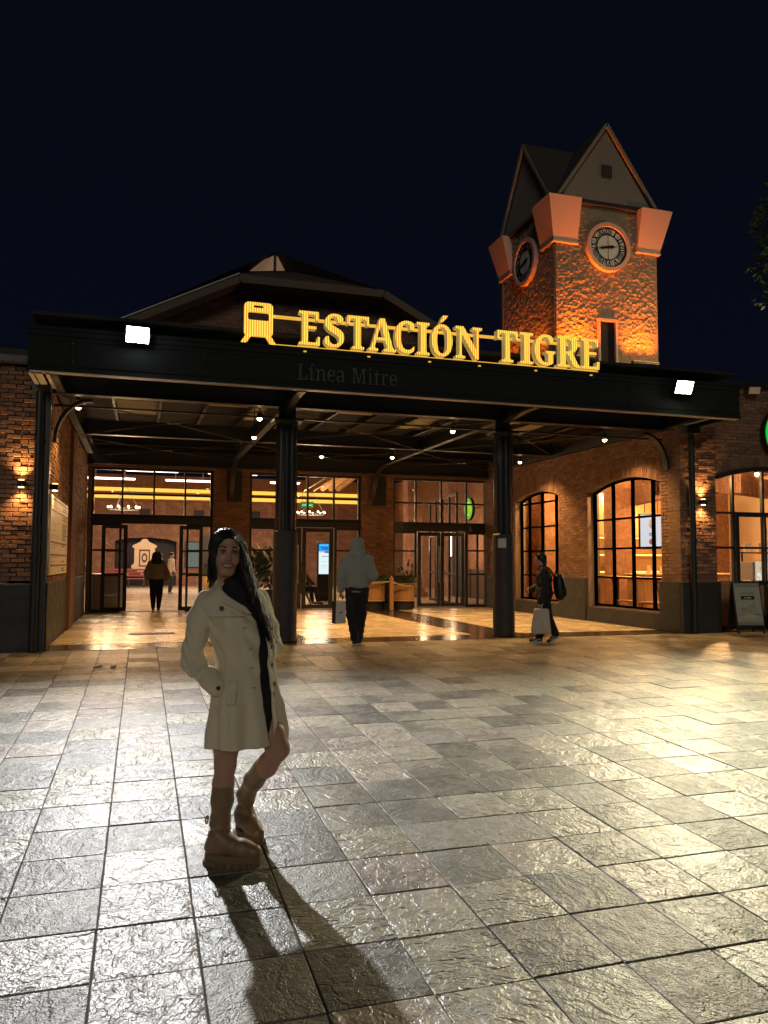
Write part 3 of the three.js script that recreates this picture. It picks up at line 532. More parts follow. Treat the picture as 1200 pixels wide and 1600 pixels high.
// ---------------------------------------------------------------- right wing with the cafe
const right = thing('right_wing', 'brick cafe wing at the right with tall arched windows on a grey plinth', 'building');
const WX = 10.15, RZ = -13.1;
const cafeFrames = [];
{
  // wall along the porch: u runs from the front (z = -13.1) backwards
  const A2 = archOf((13.72 + 16.5) / 2 - 13.1, 1.39, 3.03, 0.22), A1 = archOf((17.85 + 20.3) / 2 - 13.1, 1.22, 3.08, 0.2), A3 = archOf(12.3 - WX, 1.3, 3.12, 0.2);
  const o = [WX + 0.012, 0, RZ], u = [0, 0, -1], n = [-1, 0, 0];
  mesh('porch_wall', slab(o, u, n, 9.4, 4.6, [archHole(A2, 0.34), archHole(A1, 0.33)], 0.32), M.mortar, right, false);
  const of = [WX, 0, RZ - 0.012], uf = [1, 0, 0], nf = [0, 0, 1];
  mesh('front_wall', slab(of, uf, nf, 9, 4.98, [archHole(A3, 0.02), archHole({ ...archOf(6.3, 1.3, 3.12, 0.2) }, 0.02)], 0.36), M.mortar, right, false);
  const br = new Bricks(), T = 0.215, band = 2 * T + 0.02;
  br.field([o[0], 0.99, o[2]], u, n, 9.2, 3.5, (v) => [...archGap(A2, 0, band)(v), ...archGap(A1, 0, band)(v)], { v0: 0.99, wild: 0.003 });
  br.arch(o, u, n, A2); br.arch(o, u, n, A1);
  br.field([of[0], 1.0, of[2]], uf, nf, 0.85, 3.95, () => [], { wild: 0.011, out: 0.022 });
  br.field([of[0] + 0.85, 1.0, of[2]], uf, nf, 3.4, 3.95, (v) => archGap({ ...A3, u: A3.u - 0.85 }, 0, T + 0.02)(v), { wild: 0.004, v0: 1.0 });
  br.arch(of, uf, nf, A3, 1);
  br.prefer = (p) => (p.x > 11.6 || p.y > 4 ? 20 : 0);
  br.build(right);
  for (const q of [[0.90, 1.0, 0.16, WX + 0.39, 0.5, RZ + 0.03], [0.14, 1.0, 0.66, WX, 0.5, RZ - 0.30], [0.14, 1.0, 1.27, WX, 0.5, -17.18], [0.14, 1.0, 1.9, WX, 0.5, -21.3]]) mesh('plinth', rbox(...q, 0.015), M.plinth, right);
  for (const q of [[0.2, 0.34, 2.78, WX + 0.05, 0.17, -15.11], [0.2, 0.33, 2.46, WX + 0.05, 0.165, -19.08]]) mesh('sill', rbox(...q, 0.015), M.plinth, right);
  mesh('parapet_cap', box(9, 0.12, 0.5, WX + 4.5, 5.03, RZ - 0.16), M.steel, right);
  mesh('lintel', tube([0, 1, 2, 3, 4, 5, 6].map((i) => { const x = A3.u - A3.hw + i / 6 * 2 * A3.hw; return [WX + x, A3.top(x) - 0.03, RZ + 0.03]; }), 0.05, 24, 6), M.frame, right);
  // arched windows
  const arched = (A, xs, ys, place, parent, door) => {
    const gs = [], ed = 0.05, add = (x0, x1, y0, y1, d = 0.07) => gs.push(box(x1 - x0, y1 - y0, d, (x0 + x1) / 2, (y0 + y1) / 2, 0));
    xs.forEach((x, i) => { const t = i === 0 || i === xs.length - 1 ? 0.06 : 0.05, xc = i === 0 ? x + t / 2 : i === xs.length - 1 ? x - t / 2 : x; add(xc - t / 2, xc + t / 2, ys[0], A.top(xc) - 0.01); });
    ys.forEach((y, j) => add(xs[0] + 0.01, xs.at(-1) - 0.01, y - (j ? 0.022 : 0), y + (j ? 0.022 : 0.05), 0.06));
    gs.push(tube([...Array(9)].map((_, i) => { const x = xs[0] + (xs.at(-1) - xs[0]) * i / 8; return [x, A.top(x) - 0.03, 0]; }), 0.036, 24, 6));
    const w = mesh('arched_window', gs.map((g) => g.applyMatrix4(place)), M.frame, parent);
    for (let i = 0; i < xs.length - 1; i++) for (let j = 0; j < ys.length; j++) {
      const a = xs[i] + 0.01, b = xs[i + 1] - 0.01, y0 = ys[j]; let pts;
      if (j < ys.length - 1) pts = [[a, y0], [b, y0], [b, ys[j + 1]], [a, ys[j + 1]]]; else { pts = [[a, y0], [b, y0]]; for (let k = 0; k <= 4; k++) { const x = b + (a - b) * k / 4; pts.push([x, A.top(x) - 0.02]); } }
      mesh('pane', new THREE.ShapeGeometry(new THREE.Shape(pts.map((p) => new THREE.Vector2(...p)))).applyMatrix4(place), M.glass, w);
    }
    return w;
  };
  const placeSide = new THREE.Matrix4().makeBasis(V(0, 0, -1), V(0, 1, 0), V(-1, 0, 0)).setPosition(WX + 0.2, 0, RZ);
  arched(A2, [0.62, 1.13, 1.85, 2.6, 3.4], [0.36, 1.03, 1.69, 2.36], placeSide, right);
  arched(A1, [4.75, 5.2, 5.96, 6.68, 7.2], [0.35, 1.02, 1.68, 2.33, 2.99], placeSide, right);
  const placeFront = new THREE.Matrix4().makeTranslation(WX, 0, RZ - 0.18);
  arched(A3, [0.85, 1.40, 2.15, 2.9, 3.45], [0.04, 0.99, 1.68, 2.39], placeFront, right);
  const dr = mesh('door', [box(0.09, 2.4, 0.1, WX + 1.44, 1.2, RZ - 0.14), box(0.09, 2.4, 0.1, WX + 2.86, 1.2, RZ - 0.14), box(1.4, 0.09, 0.1, WX + 2.15, 2.36, RZ - 0.14), box(0.05, 2.3, 0.08, WX + 2.15, 1.2, RZ - 0.14), box(1.4, 0.3, 0.08, WX + 2.15, 0.15, RZ - 0.14), box(1.4, 0.06, 0.08, WX + 2.15, 0.96, RZ - 0.14)], M.frame, right);
  mesh('sill', [rbox(0.52, 0.05, 0.2, WX + 1.11, 0.98, RZ - 0.24, 0.01)], M.wood, right);
  mesh('panel', [box(0.5, 0.93, 0.05, WX + 1.12, 0.48, RZ - 0.2), box(0.62, 0.6, 0.03, WX + 1.8, 0.66, RZ - 0.16)], M.wood, right);
  // room behind: floor, walls, ceiling
  const warm = std(0.42, 0.21, 0.11, 0.9, { map: rep(brickMap, 0.6), bumpMap: rep(brickBump, 2), bumpScale: 0.01 }), plaster = std(0.66, 0.50, 0.33, 0.9);
  mesh('cafe_floor', box(8.6, 0.06, 8.9, WX + 4.8, 0.0, -17.9), std(0.22, 0.13, 0.075, 0.45), right);
  mesh('cafe_ceiling', box(8.6, 0.1, 8.9, WX + 4.8, 4.2, -17.9), std(0.25, 0.16, 0.10, 0.9), right);
  mesh('cafe_wall', [box(0.2, 4.2, 8.9, WX + 9.0, 2.1, -17.9)], plaster, right);
  mesh('cafe_wall', box(8.6, 4.2, 0.2, WX + 4.7, 2.1, -22.2), warm, right);
  mesh('brick_pier', [box(0.56, 4.0, 0.45, 12.05, 2.0, -18.1)], warm, right);
  mesh('brick_pier', [box(0.5, 4.0, 0.4, 11.4, 2.0, -20.6)], warm, right);
  mesh('soldier_course', [...Array(34)].map((_, i) => box(0.078, 0.42, 0.2, 10.75 + i * 0.088, 3.05 + 0.10 * Math.sin(i / 33 * 3.14), -14.6)), brickMats[2], right);
  mesh('soldier_course', [...Array(46)].map((_, i) => box(0.2, 0.46, 0.078, 12.4, 3.1 + 0.10 * Math.sin(i / 45 * 3.14), -13.9 - i * 0.088)), brickMats[0], right);
}

// ---------------------------------------------------------------- entrance canopy
const CZ = -13.45, colX = [2.37, 6.48];
const canopy = thing('entrance_canopy', 'dark steel entrance canopy with deep fascia carried on two round columns', 'canopy');
{
  mesh('fascia', [box(12.26, 0.6, 0.06, 4.53, 4.36, -12.03), box(12.3, 0.05, 0.16, 4.53, 4.685, -12.04), box(12.28, 0.07, 0.10, 4.53, 4.62, -12.03), box(12.28, 0.035, 0.085, 4.53, 4.535, -12.03), box(12.28, 0.05, 0.10, 4.53, 4.085, -12.03), box(12.28, 0.03, 0.08, 4.53, 4.17, -12.03)], M.fascia, canopy);
  mesh('fascia_drip', box(12.2, 0.014, 0.12, 4.53, 4.053, -12.04), std(0.35, 0.31, 0.25, 0.4, { metalness: 0.3 }), canopy);
  for (let i = 0; i < 7; i++) { const c = mesh('cover_strip', box(0.05, 0.36, 0.012, -1.0 + i * 1.86, 4.355, -11.993), M.fascia, canopy); for (const y of [4.22, 4.49]) mesh('bolt', new THREE.CylinderGeometry(0.012, 0.012, 0.012, 8).rotateX(Math.PI / 2).translate(-1.0 + i * 1.86, y, -11.984), M.steel, c); }
  mesh('side_fascia', [box(0.06, 0.55, 1.0, 10.63, 4.33, -12.56), box(0.2, 0.04, 1.0, 10.56, 4.07, -12.56)], M.fascia, canopy);
  mesh('side_fascia', [box(0.06, 0.55, 0.95, -1.57, 4.33, -12.55)], M.fascia, canopy);
  mesh('gutter_end', [box(0.06, 0.05, 0.98, -1.56, 4.05, -12.52), box(0.1, 0.03, 0.98, -1.46, 4.04, -12.52), box(0.05, 0.06, 0.98, -1.34, 4.05, -12.52)], std(0.32, 0.32, 0.32, 0.5, { metalness: 0.4 }), canopy);
  // ceiling: dark deck with pale roof lights between rafters
  const yC = (z) => 4.62 + (-z - 12) * 0.03;
  const deck = [], dz = [-12.08, -13.6, -15.4, -17.2, -19.0, -20.8, -22.25];
  const pale = std(0.5, 0.46, 0.37, 0.7), deckM = std(0.02, 0.023, 0.03, 0.7);
  for (let i = 0; i < 13; i++) for (let j = 0; j < dz.length - 1; j++) {
    const x0 = -1.55 + i * 0.936, x1 = x0 + 0.936, z0 = dz[j], z1 = dz[j + 1], lit = (i * 5 + j * 3) % 7 < 2 && j < 4;
    const g = new THREE.BoxGeometry(x1 - x0 - 0.01, 0.03, z0 - z1 - 0.01).rotateX(-Math.atan(-0.03) * -1).translate((x0 + x1) / 2, yC((z0 + z1) / 2) + 0.02, (z0 + z1) / 2);
    mesh(lit ? 'roof_light' : 'deck_panel', g, lit ? pale : deckM, canopy);
  }
  mesh('roof_sheet', box(12.2, 0.05, 10.3, 4.53, 4.92, -17.2).rotateX(0), std(0.018, 0.018, 0.02, 0.95), canopy);
  for (let i = 0; i <= 13; i++) mesh('rafter', beam([-1.55 + i * 0.936, 4.56, -12.1], [-1.55 + i * 0.936, 4.85, -22.1], 0.06, 0.12), M.steel, canopy);
  const H = (name, z, y, h, x0 = -1.4, x1 = 10.1) => mesh(name, [box(x1 - x0, 0.022, 0.18, (x0 + x1) / 2, y + 0.011, z), box(x1 - x0, h - 0.044, 0.02, (x0 + x1) / 2, y + h / 2, z), box(x1 - x0, 0.022, 0.18, (x0 + x1) / 2, y + h - 0.011, z)], M.steel, canopy);
  H('front_girder', CZ, 4.03, 0.46); H('cross_beam', -17.9, 4.08, 0.32); H('cross_beam', -21.5, 4.4, 0.3);
  mesh('tie_bar', box(11.5, 0.03, 0.05, 4.35, 3.87, CZ - 0.12), M.steel, canopy);
  // trusses running back from the columns, with a curved foot on the hall wall
  for (const x of [...colX, -1.28, 10.02]) {
    const inner = x > 0 && x < 9, pts = [];
    for (let k = 0; k <= 8; k++) { const a = k / 8 * Math.PI / 2; pts.push([x, 3.15 + 0.92 * Math.sin(a), FZ + 0.12 + 1.25 * (1 - Math.cos(a))]); }
    const gs = [beam([x, 4.09, -20.95], [x, 4.06, -12.1], 0.13, 0.05), beam([x, 4.22, -21.0], [x, 4.22, -12.1], 0.025, 0.24), beam([x, 4.36, -21.0], [x, 4.34, -12.1], 0.13, 0.04)];
    mesh('truss', gs, M.steel, canopy);
    if (inner) { const cg = []; for (let k = 0; k < 8; k++) cg.push(beam(pts[k], pts[k + 1], 0.13, 0.05)); mesh('curved_foot', cg, M.steel, canopy); }
  }
  {
    const arc = (x0, dir) => { const g = []; let p = null; for (let k = 0; k <= 8; k++) { const a = k / 8 * Math.PI / 2, q = [x0 + dir * 0.55 * (1 - Math.cos(a)), 3.25 + 0.7 * Math.sin(a), CZ]; if (p) { const m = new THREE.BoxGeometry(0.05, Math.hypot(q[0] - p[0], q[1] - p[1]) + 0.01, 0.16); m.rotateZ(Math.atan2(-(q[0] - p[0]), q[1] - p[1])).translate((p[0] + q[0]) / 2, (p[1] + q[1]) / 2, CZ); g.push(m); } p = q; } return g; };
    mesh('wall_brace', arc(-1.36, 1), M.steel, canopy); mesh('wall_brace', arc(10.1, -1), M.steel, canopy);
  }
  // crossed tie rods with a centre plate in each field
  const xs = [-1.28, ...colX, 10.02];
  for (let i = 0; i < 3; i++) for (const [za, zb] of [[-13.6, -17.8], [-18.0, -21.3]]) {
    const cx = (xs[i] + xs[i + 1]) / 2, cz = (za + zb) / 2, y = 4.03;
    mesh('tie_rod', rod([xs[i], y, za], [xs[i + 1], y, zb], 0.011), M.steel, canopy); mesh('tie_rod', rod([xs[i], y + 0.026, zb], [xs[i + 1], y + 0.026, za], 0.011), M.steel, canopy);
    mesh('tie_plate', cyl(0.12, 0.12, 0.012, cx, y + 0.012, cz, 16), M.steel, canopy);
  }
  for (const x of colX) {
    const prof = []; const n = 16, fl = [];
    for (let i = 0; i < n * 6; i++) { const a = i / (n * 6) * Math.PI * 2, r = 0.188 - 0.014 * Math.abs(Math.sin(a * n / 2)); fl.push([r * Math.cos(a), r * Math.sin(a)]); }
    const c = mesh('column', poly(fl, 1.86).rotateX(-Math.PI / 2).translate(x, 1.9, CZ), M.steelGloss, canopy);
    mesh('sleeve', new THREE.LatheGeometry([[0.001, 0], [0.215, 0], [0.215, 0.03], [0.203, 0.05], [0.203, 1.86], [0.196, 1.9], [0.001, 1.905]].map((p) => new THREE.Vector2(...p)), 40).translate(x, 0, CZ), M.plinth, c);
    mesh('capital', [cyl(0.205, 0.195, 0.06, x, 3.75, CZ, 32), box(0.5, 0.03, 0.42, x, 3.795, CZ), box(0.06, 0.24, 0.3, x, 3.92, CZ), box(0.3, 0.24, 0.04, x, 3.92, CZ)], M.steel, c);
  }
  mesh('notice', [new THREE.CylinderGeometry(0.2065, 0.2065, 0.17, 12, 1, true, -0.95, 0.75).translate(6.48, 1.72, CZ)], std(0.55, 0.53, 0.48, 0.8), canopy);
  // struts from the column heads forward to the fascia, and downpipes at both ends
  for (const x of colX) mesh('fascia_strut', beam([x, 3.98, CZ + 0.1], [x, 4.10, -12.1], 0.11, 0.05), M.steel, canopy);
  mesh('downpipe', [rod([-1.52, 0, -12.86], [-1.52, 4.02, -12.86], 0.062, 0.062, 16), cyl(0.075, 0.075, 0.06, -1.52, 3.2, -12.86, 16), cyl(0.075, 0.075, 0.06, -1.52, 1.4, -12.86, 16), box(0.26, 0.18, 0.24, -1.5, 4.02, -12.9), box(0.1, 4, 0.1, -1.42, 2, -12.95)], M.steel, canopy);
  mesh('downpipe', [rod([10.3, 0, -12.93], [10.3, 4.05, -12.93], 0.06, 0.06, 16), cyl(0.072, 0.072, 0.06, 10.3, 3.2, -12.93, 16), box(0.3, 0.2, 0.26, 10.28, 4.0, -12.95)], M.steel, canopy);
  // raised lettering on the fascia
  const font = await new FontLoader().loadAsync('fonts/droid/droid_serif_regular.typeface.json');
  const lettering = thing('fascia_lettering', 'dark raised lettering reading Línea Mitre on the canopy fascia', 'lettering', [2.27, 4.2, -12.0]);
  let x = 0; const letM = std(0.075, 0.08, 0.085, 0.3);
  for (const ch of 'Línea Mitre') {
    if (ch === ' ') { x += 0.11; continue; }
    const g = new TextGeometry(ch, { font, size: 0.25, depth: 0.03, curveSegments: 5 }); g.computeBoundingBox(); const b = g.boundingBox, w = b.max.x - b.min.x;
    mesh('letter', g.translate(x - b.min.x, 0, 0), letM, lettering); x += w + 0.035;
  }
  const k = 1.65 / x; lettering.scale.set(k, 1, 1);
}

// ---------------------------------------------------------------- illuminated station sign on the fascia
{
  const font = await new FontLoader().loadAsync('fonts/droid/droid_serif_bold.typeface.json');
  const sign = thing('station_sign', 'glowing yellow letters ESTACIÓN TIGRE with a train symbol on the canopy', 'sign', [0, 4.735, -12.02]);
  const stripes = tex(64, 8, (u, v) => { const a = Math.abs((u * 2) % 1 - 0.5) * 2; const k = smoothstep(a, 0.25, 0.75); return enc([lerp(0.5, 1.0, k), lerp(0.2, 0.62, k), lerp(0.008, 0.085, k)]); }, true);
  const face = new THREE.MeshStandardMaterial({ color: lin(0.3, 0.18, 0.03), emissive: lin(1, 1, 1), emissiveMap: rep(stripes, 1 / 0.076, 1), emissiveIntensity: 1.5, roughness: 0.5 });
  const side = new THREE.MeshStandardMaterial({ color: lin(0.62, 0.60, 0.50), emissive: lin(1, 0.66, 0.2), emissiveIntensity: 0.2, roughness: 0.4 });
  const bar = new THREE.MeshStandardMaterial({ color: lin(0.7, 0.45, 0.1), emissive: lin(1, 0.52, 0.06), emissiveIntensity: 0.75, roughness: 0.5 });
  const split = (g) => {                               // front faces glow in stripes, the returns are pale metal
    g = g.index ? g.toNonIndexed() : g; const n = g.attributes.normal, p = g.attributes.position, F = [], S = [], FN = [], SN = [], UV = [];
    for (let i = 0; i < p.count; i += 3) { const fr = n.getZ(i) > 0.7; for (let j = i; j < i + 3; j++) { (fr ? F : S).push(p.getX(j), p.getY(j), p.getZ(j)); (fr ? FN : SN).push(n.getX(j), n.getY(j), n.getZ(j)); if (fr) UV.push(p.getX(j), p.getY(j)); } }
    const mk = (P, N, u) => { const q = new THREE.BufferGeometry(); q.setAttribute('position', new THREE.Float32BufferAttribute(P, 3)); q.setAttribute('normal', new THREE.Float32BufferAttribute(N, 3)); q.setAttribute('uv', new THREE.Float32BufferAttribute(u ?? new Array(P.length / 3 * 2).fill(0), 2)); return q; };
    return [mk(F, FN, UV), mk(S, SN)];
  };
  const L = [['E', 2.27, 2.60], ['S', 2.67, 2.99], ['T', 3.04, 3.40], ['A', 3.39, 3.85], ['C', 3.84, 4.17], ['I', 4.21, 4.43], ['Ó', 4.47, 4.83], ['N', 4.89, 5.36], ['T', 5.64, 6.02], ['I', 6.07, 6.31], ['G', 6.34, 6.73], ['R', 6.77, 7.22], ['E', 7.24, 7.60]];
  for (const [ch, a, b] of L) {
    const g = new TextGeometry(ch, { font, size: 0.5, depth: 0.13, curveSegments: 6 }); g.computeBoundingBox(); const q = g.boundingBox;
    const base = new TextGeometry(ch === 'Ó' ? 'O' : ch, { font, size: 0.5, depth: 0.1, curveSegments: 4 }); base.computeBoundingBox(); const hb = base.boundingBox;
    const sx = (b - a) / (q.max.x - q.min.x), sy = 0.535 / (hb.max.y - hb.min.y);
    g.translate(-q.min.x, -hb.min.y, 0).scale(sx, sy, 1).translate(a, 0, 0); g.computeVertexNormals();
    const [F, S] = split(g); const m = mesh('letter', S, side, sign, false); mesh('lit_face', F, face, m, false);
  }
  // train symbol
  const rr2 = (x, y, w, h, r, P = THREE.Shape) => { const s = new P(); s.moveTo(x + r, y); s.lineTo(x + w - r, y); s.quadraticCurveTo(x + w, y, x + w, y + r); s.lineTo(x + w, y + h - r); s.quadraticCurveTo(x + w, y + h, x + w - r, y + h); s.lineTo(x + r, y + h); s.quadraticCurveTo(x, y + h, x, y + h - r); s.lineTo(x, y + r); s.quadraticCurveTo(x, y, x + r, y); return s; };
  const t = rr2(1.43, 0.09, 0.44, 0.53, 0.08); t.holes.push(rr2(1.485, 0.34, 0.33, 0.13, 0.04, THREE.Path), rr2(1.575, 0.535, 0.15, 0.05, 0.015, THREE.Path));
  for (const x of [1.52, 1.78]) { const h = new THREE.Path(); h.absarc(x, 0.18, 0.036, 0, 6.283, true); t.holes.push(h); }
  const ext = { depth: 0.05, bevelEnabled: false, curveSegments: 8 };
  const parts = [new THREE.ExtrudeGeometry(t, ext), ...[-1, 1].map((s) => poly([[1.65 + s * 0.10, 0.11], [1.65 + s * 0.19, 0.11], [1.65 + s * 0.28, -0.03], [1.65 + s * 0.19, -0.03]].sort(() => 0), 0.05))];
  const gi = join(parts); gi.computeVertexNormals(); const [F, S] = split(gi); const m = mesh('train_symbol', S, bar, sign, false); mesh('lit_face', F, face, m, false);
  mesh('rail', box(5.72, 0.04, 0.05, 4.72, 0.445, -0.03), bar, sign); mesh('rail', box(5.8, 0.055, 0.10, 4.72, -0.035, 0.0), bar, sign);
  for (const px of [2.38, 3.42, 4.46, 5.35, 6.40, 7.48]) mesh('post', box(0.045, 0.07, 0.05, px, -0.05 - 0.01, 0.03), bar, sign);
  for (const px of [2.5, 4.4, 6.2, 7.3]) mesh('stay', rod([px, 0.43, -0.05], [px, -0.04, -0.45], 0.014), M.steel, sign);
}

// ---------------------------------------------------------------- clock tower
const tower = thing('clock_tower', 'stone clock tower with steep gables and lit corbels behind the right wing', 'tower', [16.36, 0, -27.2]);
{
  const hw = 2.2, stoneB = tex(512, 512, (u, v) => 0.6 * fbm(u * 30, v * 30, 81, 4) + 0.4 * fbm(u * 8, v * 8, 82, 3));
  const stone = std(0.30, 0.235, 0.165, 0.95, { bumpMap: rep(stoneB, 0.6), bumpScale: 0.03 }), render_ = std(0.27, 0.235, 0.18, 0.95, { bumpMap: rep(stoneB, 0.6), bumpScale: 0.022 });
  const trim = std(0.62, 0.47, 0.38, 0.8, { bumpMap: rep(grain, 1), bumpScale: 0.001 });
  // rubble faces: real relief, so that the lamps at its foot rake across the stones
  const rubble = (cut) => {
    const nx = 180, ny = 300, P = [], idx = [], H = 14.7 - 6;
    for (let j = 0; j <= ny; j++) for (let i = 0; i <= nx; i++) {
      const x = -hw + 2 * hw * i / nx, y = 6 + H * j / ny, [a, b, id] = cells(x * 5.2 + 0.9 * fbm(x * 3, y * 3, 5, 2), y * 8.2 + 0.7 * fbm(x * 4, y * 4, 6, 2), 301), edge = smoothstep(b - a, 0.02, 0.28);
      const corner = smoothstep(hw - Math.abs(x), 0.0, 0.18);
      let d = corner * (0.026 * edge * (0.3 + id) + 0.085 * (fbm(x * 10, y * 13, 305, 5) - 0.5));
      if (cut && Math.abs(x) < 0.42 && y < 10.4) d = -0.02;
      P.push(x, y, hw + d - 0.05);
    }
    for (let j = 0; j < ny; j++) for (let i = 0; i < nx; i++) {
      const a = j * (nx + 1) + i, x = -hw + 2 * hw * (i + 0.5) / nx, y = 6 + H * (j + 0.5) / ny;
      if (cut && Math.abs(x + 0.03) < 0.32 && y < 10.3 && y > 8.0) continue;
      if (Math.hypot(x - 0.02, y - 13.1) < 0.82) continue;
      idx.push(a, a + 1, a + nx + 2, a, a + nx + 2, a + nx + 1);
    }
    const g = new THREE.BufferGeometry(); g.setAttribute('position', new THREE.Float32BufferAttribute(P, 3)); g.setIndex(idx); g.computeVertexNormals(); return g;
  };
  mesh('stone_face', rubble(true), stone, tower); mesh('stone_face', rubble(false).rotateY(-Math.PI / 2), stone, tower);
  mesh('core', [box(2 * hw - 0.3, 14.6, 2 * hw - 0.3, 0, 7.3, 0)], std(0.03, 0.027, 0.025, 0.9), tower);
  mesh('rear_wall', [box(2 * hw, 8.7, 0.12, 0, 10.3, -hw + 0.06), box(0.12, 8.7, 2 * hw - 0.1, hw - 0.06, 10.3, 0)], stone, tower);
  mesh('base_wall', box(2 * hw + 0.1, 8.6, 2 * hw + 0.1, 0, 4.3, 0), render_, tower);
  const gable = (ry) => mesh('gable', poly([[-hw, 14.6], [hw, 14.6], [0.02, 17.72]], 0.2).translate(0, 0, hw - 0.235).rotateY(ry), render_, tower);
  for (let k = 0; k < 4; k++) gable(k * Math.PI / 2);
  // crossed gable roofs with overhanging verges
  const rf = std(0.05, 0.042, 0.038, 0.9);
  const slope = Math.atan2(3.12, hw), len = Math.hypot(3.12, hw) + 0.12;
  const roof = [];
  for (const s of [-1, 1]) for (const t of [0, Math.PI / 2]) roof.push(box(len, 0.09, 2 * hw + 0.24).translate(-len / 2 + 0.02, 0.05, 0).rotateZ(slope).rotateY(s > 0 ? Math.PI : 0).translate(0, 17.78, 0).rotateY(t));
  mesh('roof', roof, rf, tower);
  for (const t of [0, -Math.PI / 2]) for (const s of [-1, 1]) mesh('verge', beam([s * (hw + 0.05), 14.56, hw + 0.10], [0, 17.80, hw + 0.10], 0.1, 0.12).rotateY(t), render_, tower);
  // corbelled corner blocks, wider at the top
  const corb = (sx, sz) => { const b = 0.92, t = 1.3, o = 0.0, pts = []; const P = [], q = (w, y, ex) => [[hw - b, y, hw - b], [hw + ex, y, hw - b], [hw + ex, y, hw + ex], [hw - b, y, hw + ex]].map(([x, yy, z]) => [x * sx, yy, z * sz]);
    const lo = q(b, 13.12, 0.06), hi = q(t, 14.66, 0.42); const F = (a, b2, c, d) => P.push(...a, ...b2, ...c, ...a, ...c, ...d);
    for (let i = 0; i < 4; i++) F(lo[i], lo[(i + 1) % 4], hi[(i + 1) % 4], hi[i]); F(lo[3], lo[2], lo[1], lo[0]); F(...hi);
    const g = new THREE.BufferGeometry(); g.setAttribute('position', new THREE.Float32BufferAttribute(P, 3)); g.computeVertexNormals(); return g; };
  for (const [sx, sz] of [[-1, 1], [1, 1], [-1, -1], [1, -1]]) { const m = mesh('corbel', corb(sx, sz), trim, tower); mesh('corbel_lip', rbox(1.06, 0.07, 1.06, sx * (hw - 0.43), 13.09, sz * (hw - 0.43), 0.01), trim, m); }
  mesh('shaft_opening', [box(0.62, 2.4, 0.06, -0.04, 9.1, hw - 0.3)], M.black, tower);
  mesh('opening_trim', [box(0.86, 0.09, 0.12, -0.04, 10.34, hw + 0.02), box(0.09, 2.3, 0.1, -0.40, 9.15, hw + 0.02), box(0.09, 2.3, 0.1, 0.33, 9.15, hw + 0.02)], trim, tower);
  mesh('gable_vent', box(0.42, 0.42, 0.04, 0.02, 16.04, hw + 0.05), std(0.05, 0.035, 0.03, 0.8), tower);
  mesh('ledge', [box(2 * hw + 0.5, 0.12, 0.34, 0, 8.62, hw + 0.1), box(0.34, 0.12, 2 * hw + 0.16, -hw - 0.1, 8.62, -0.1)], render_, tower);
  // clocks on the front and on the left side
  const font = await new FontLoader().loadAsync('fonts/droid/droid_serif_bold.typeface.json');
  const ring = (r0, r1, z, d) => { const g = new THREE.LatheGeometry([[r0, 0], [r1, 0], [r1, d], [r0, d], [r0, 0]].map((q) => new THREE.Vector2(...q)), 48).rotateX(Math.PI / 2).translate(0, 0, z); const n = g.toNonIndexed(); n.computeVertexNormals(); return n; };
  const dial = std(0.78, 0.78, 0.70, 0.5), ink = std(0.012, 0.012, 0.014, 0.5);
  const clock = (ry) => {
    const c = new THREE.Group(); c.name = 'clock'; c.rotation.y = ry; tower.add(c);
    const put = (n, g, m) => { for (const q of [].concat(g)) q.scale(1.1, 1.1, 1).translate(0.02, 13.1, hw); return mesh(n, g, m, c); };
    put('surround', [ring(0.70, 0.84, -0.1, 0.24)], trim);
    put('dial', [new THREE.CylinderGeometry(0.71, 0.71, 0.04, 48).rotateX(Math.PI / 2).translate(0, 0, 0.03)], dial);
    put('ring', [ring(0.655, 0.70, 0.05, 0.03)], ink); put('ring', [ring(0.42, 0.45, 0.05, 0.025)], ink);
    ['XII', 'I', 'II', 'III', 'IIII', 'V', 'VI', 'VII', 'VIII', 'IX', 'X', 'XI'].forEach((s, i) => {
      const g = new TextGeometry(s, { font, size: 0.19, depth: 0.015, curveSegments: 2 }); g.computeBoundingBox(); const b = g.boundingBox, w = b.max.x - b.min.x, k = Math.min(1, 0.24 / w);
      g.translate(-(b.min.x + b.max.x) / 2, -(b.min.y + b.max.y) / 2, 0).scale(k, 1, 1).translate(0, 0.555, 0.055).rotateZ(-i * Math.PI / 6); put('numeral', [g], ink);
    });
    put('spokes', [...Array(12)].map((_, i) => box(0.012, 0.24, 0.012, 0, 0.55, 0.057).rotateZ(-(i + 0.5) * Math.PI / 6)).concat([box(0.012, 0.86, 0.012, 0, 0, 0.057)]), ink);
    const hand = (L, w, a) => poly([[-w / 2, -0.14], [w / 2, -0.14], [w * 0.9, L * 0.45], [w * 0.25, L * 0.6], [0, L], [-w * 0.25, L * 0.6], [-w * 0.9, L * 0.45]], 0.012).translate(0, 0, 0.09).rotateZ(-a);
    put('hour_hand', [hand(0.38, 0.06, 82 * D2R)], ink); put('minute_hand', [hand(0.6, 0.042, 259 * D2R)], ink); put('hub', [new THREE.CylinderGeometry(0.045, 0.045, 0.08, 16).rotateX(Math.PI / 2).translate(0, 0, 0.07)], ink);
  };
  clock(0); clock(-Math.PI / 2);
}

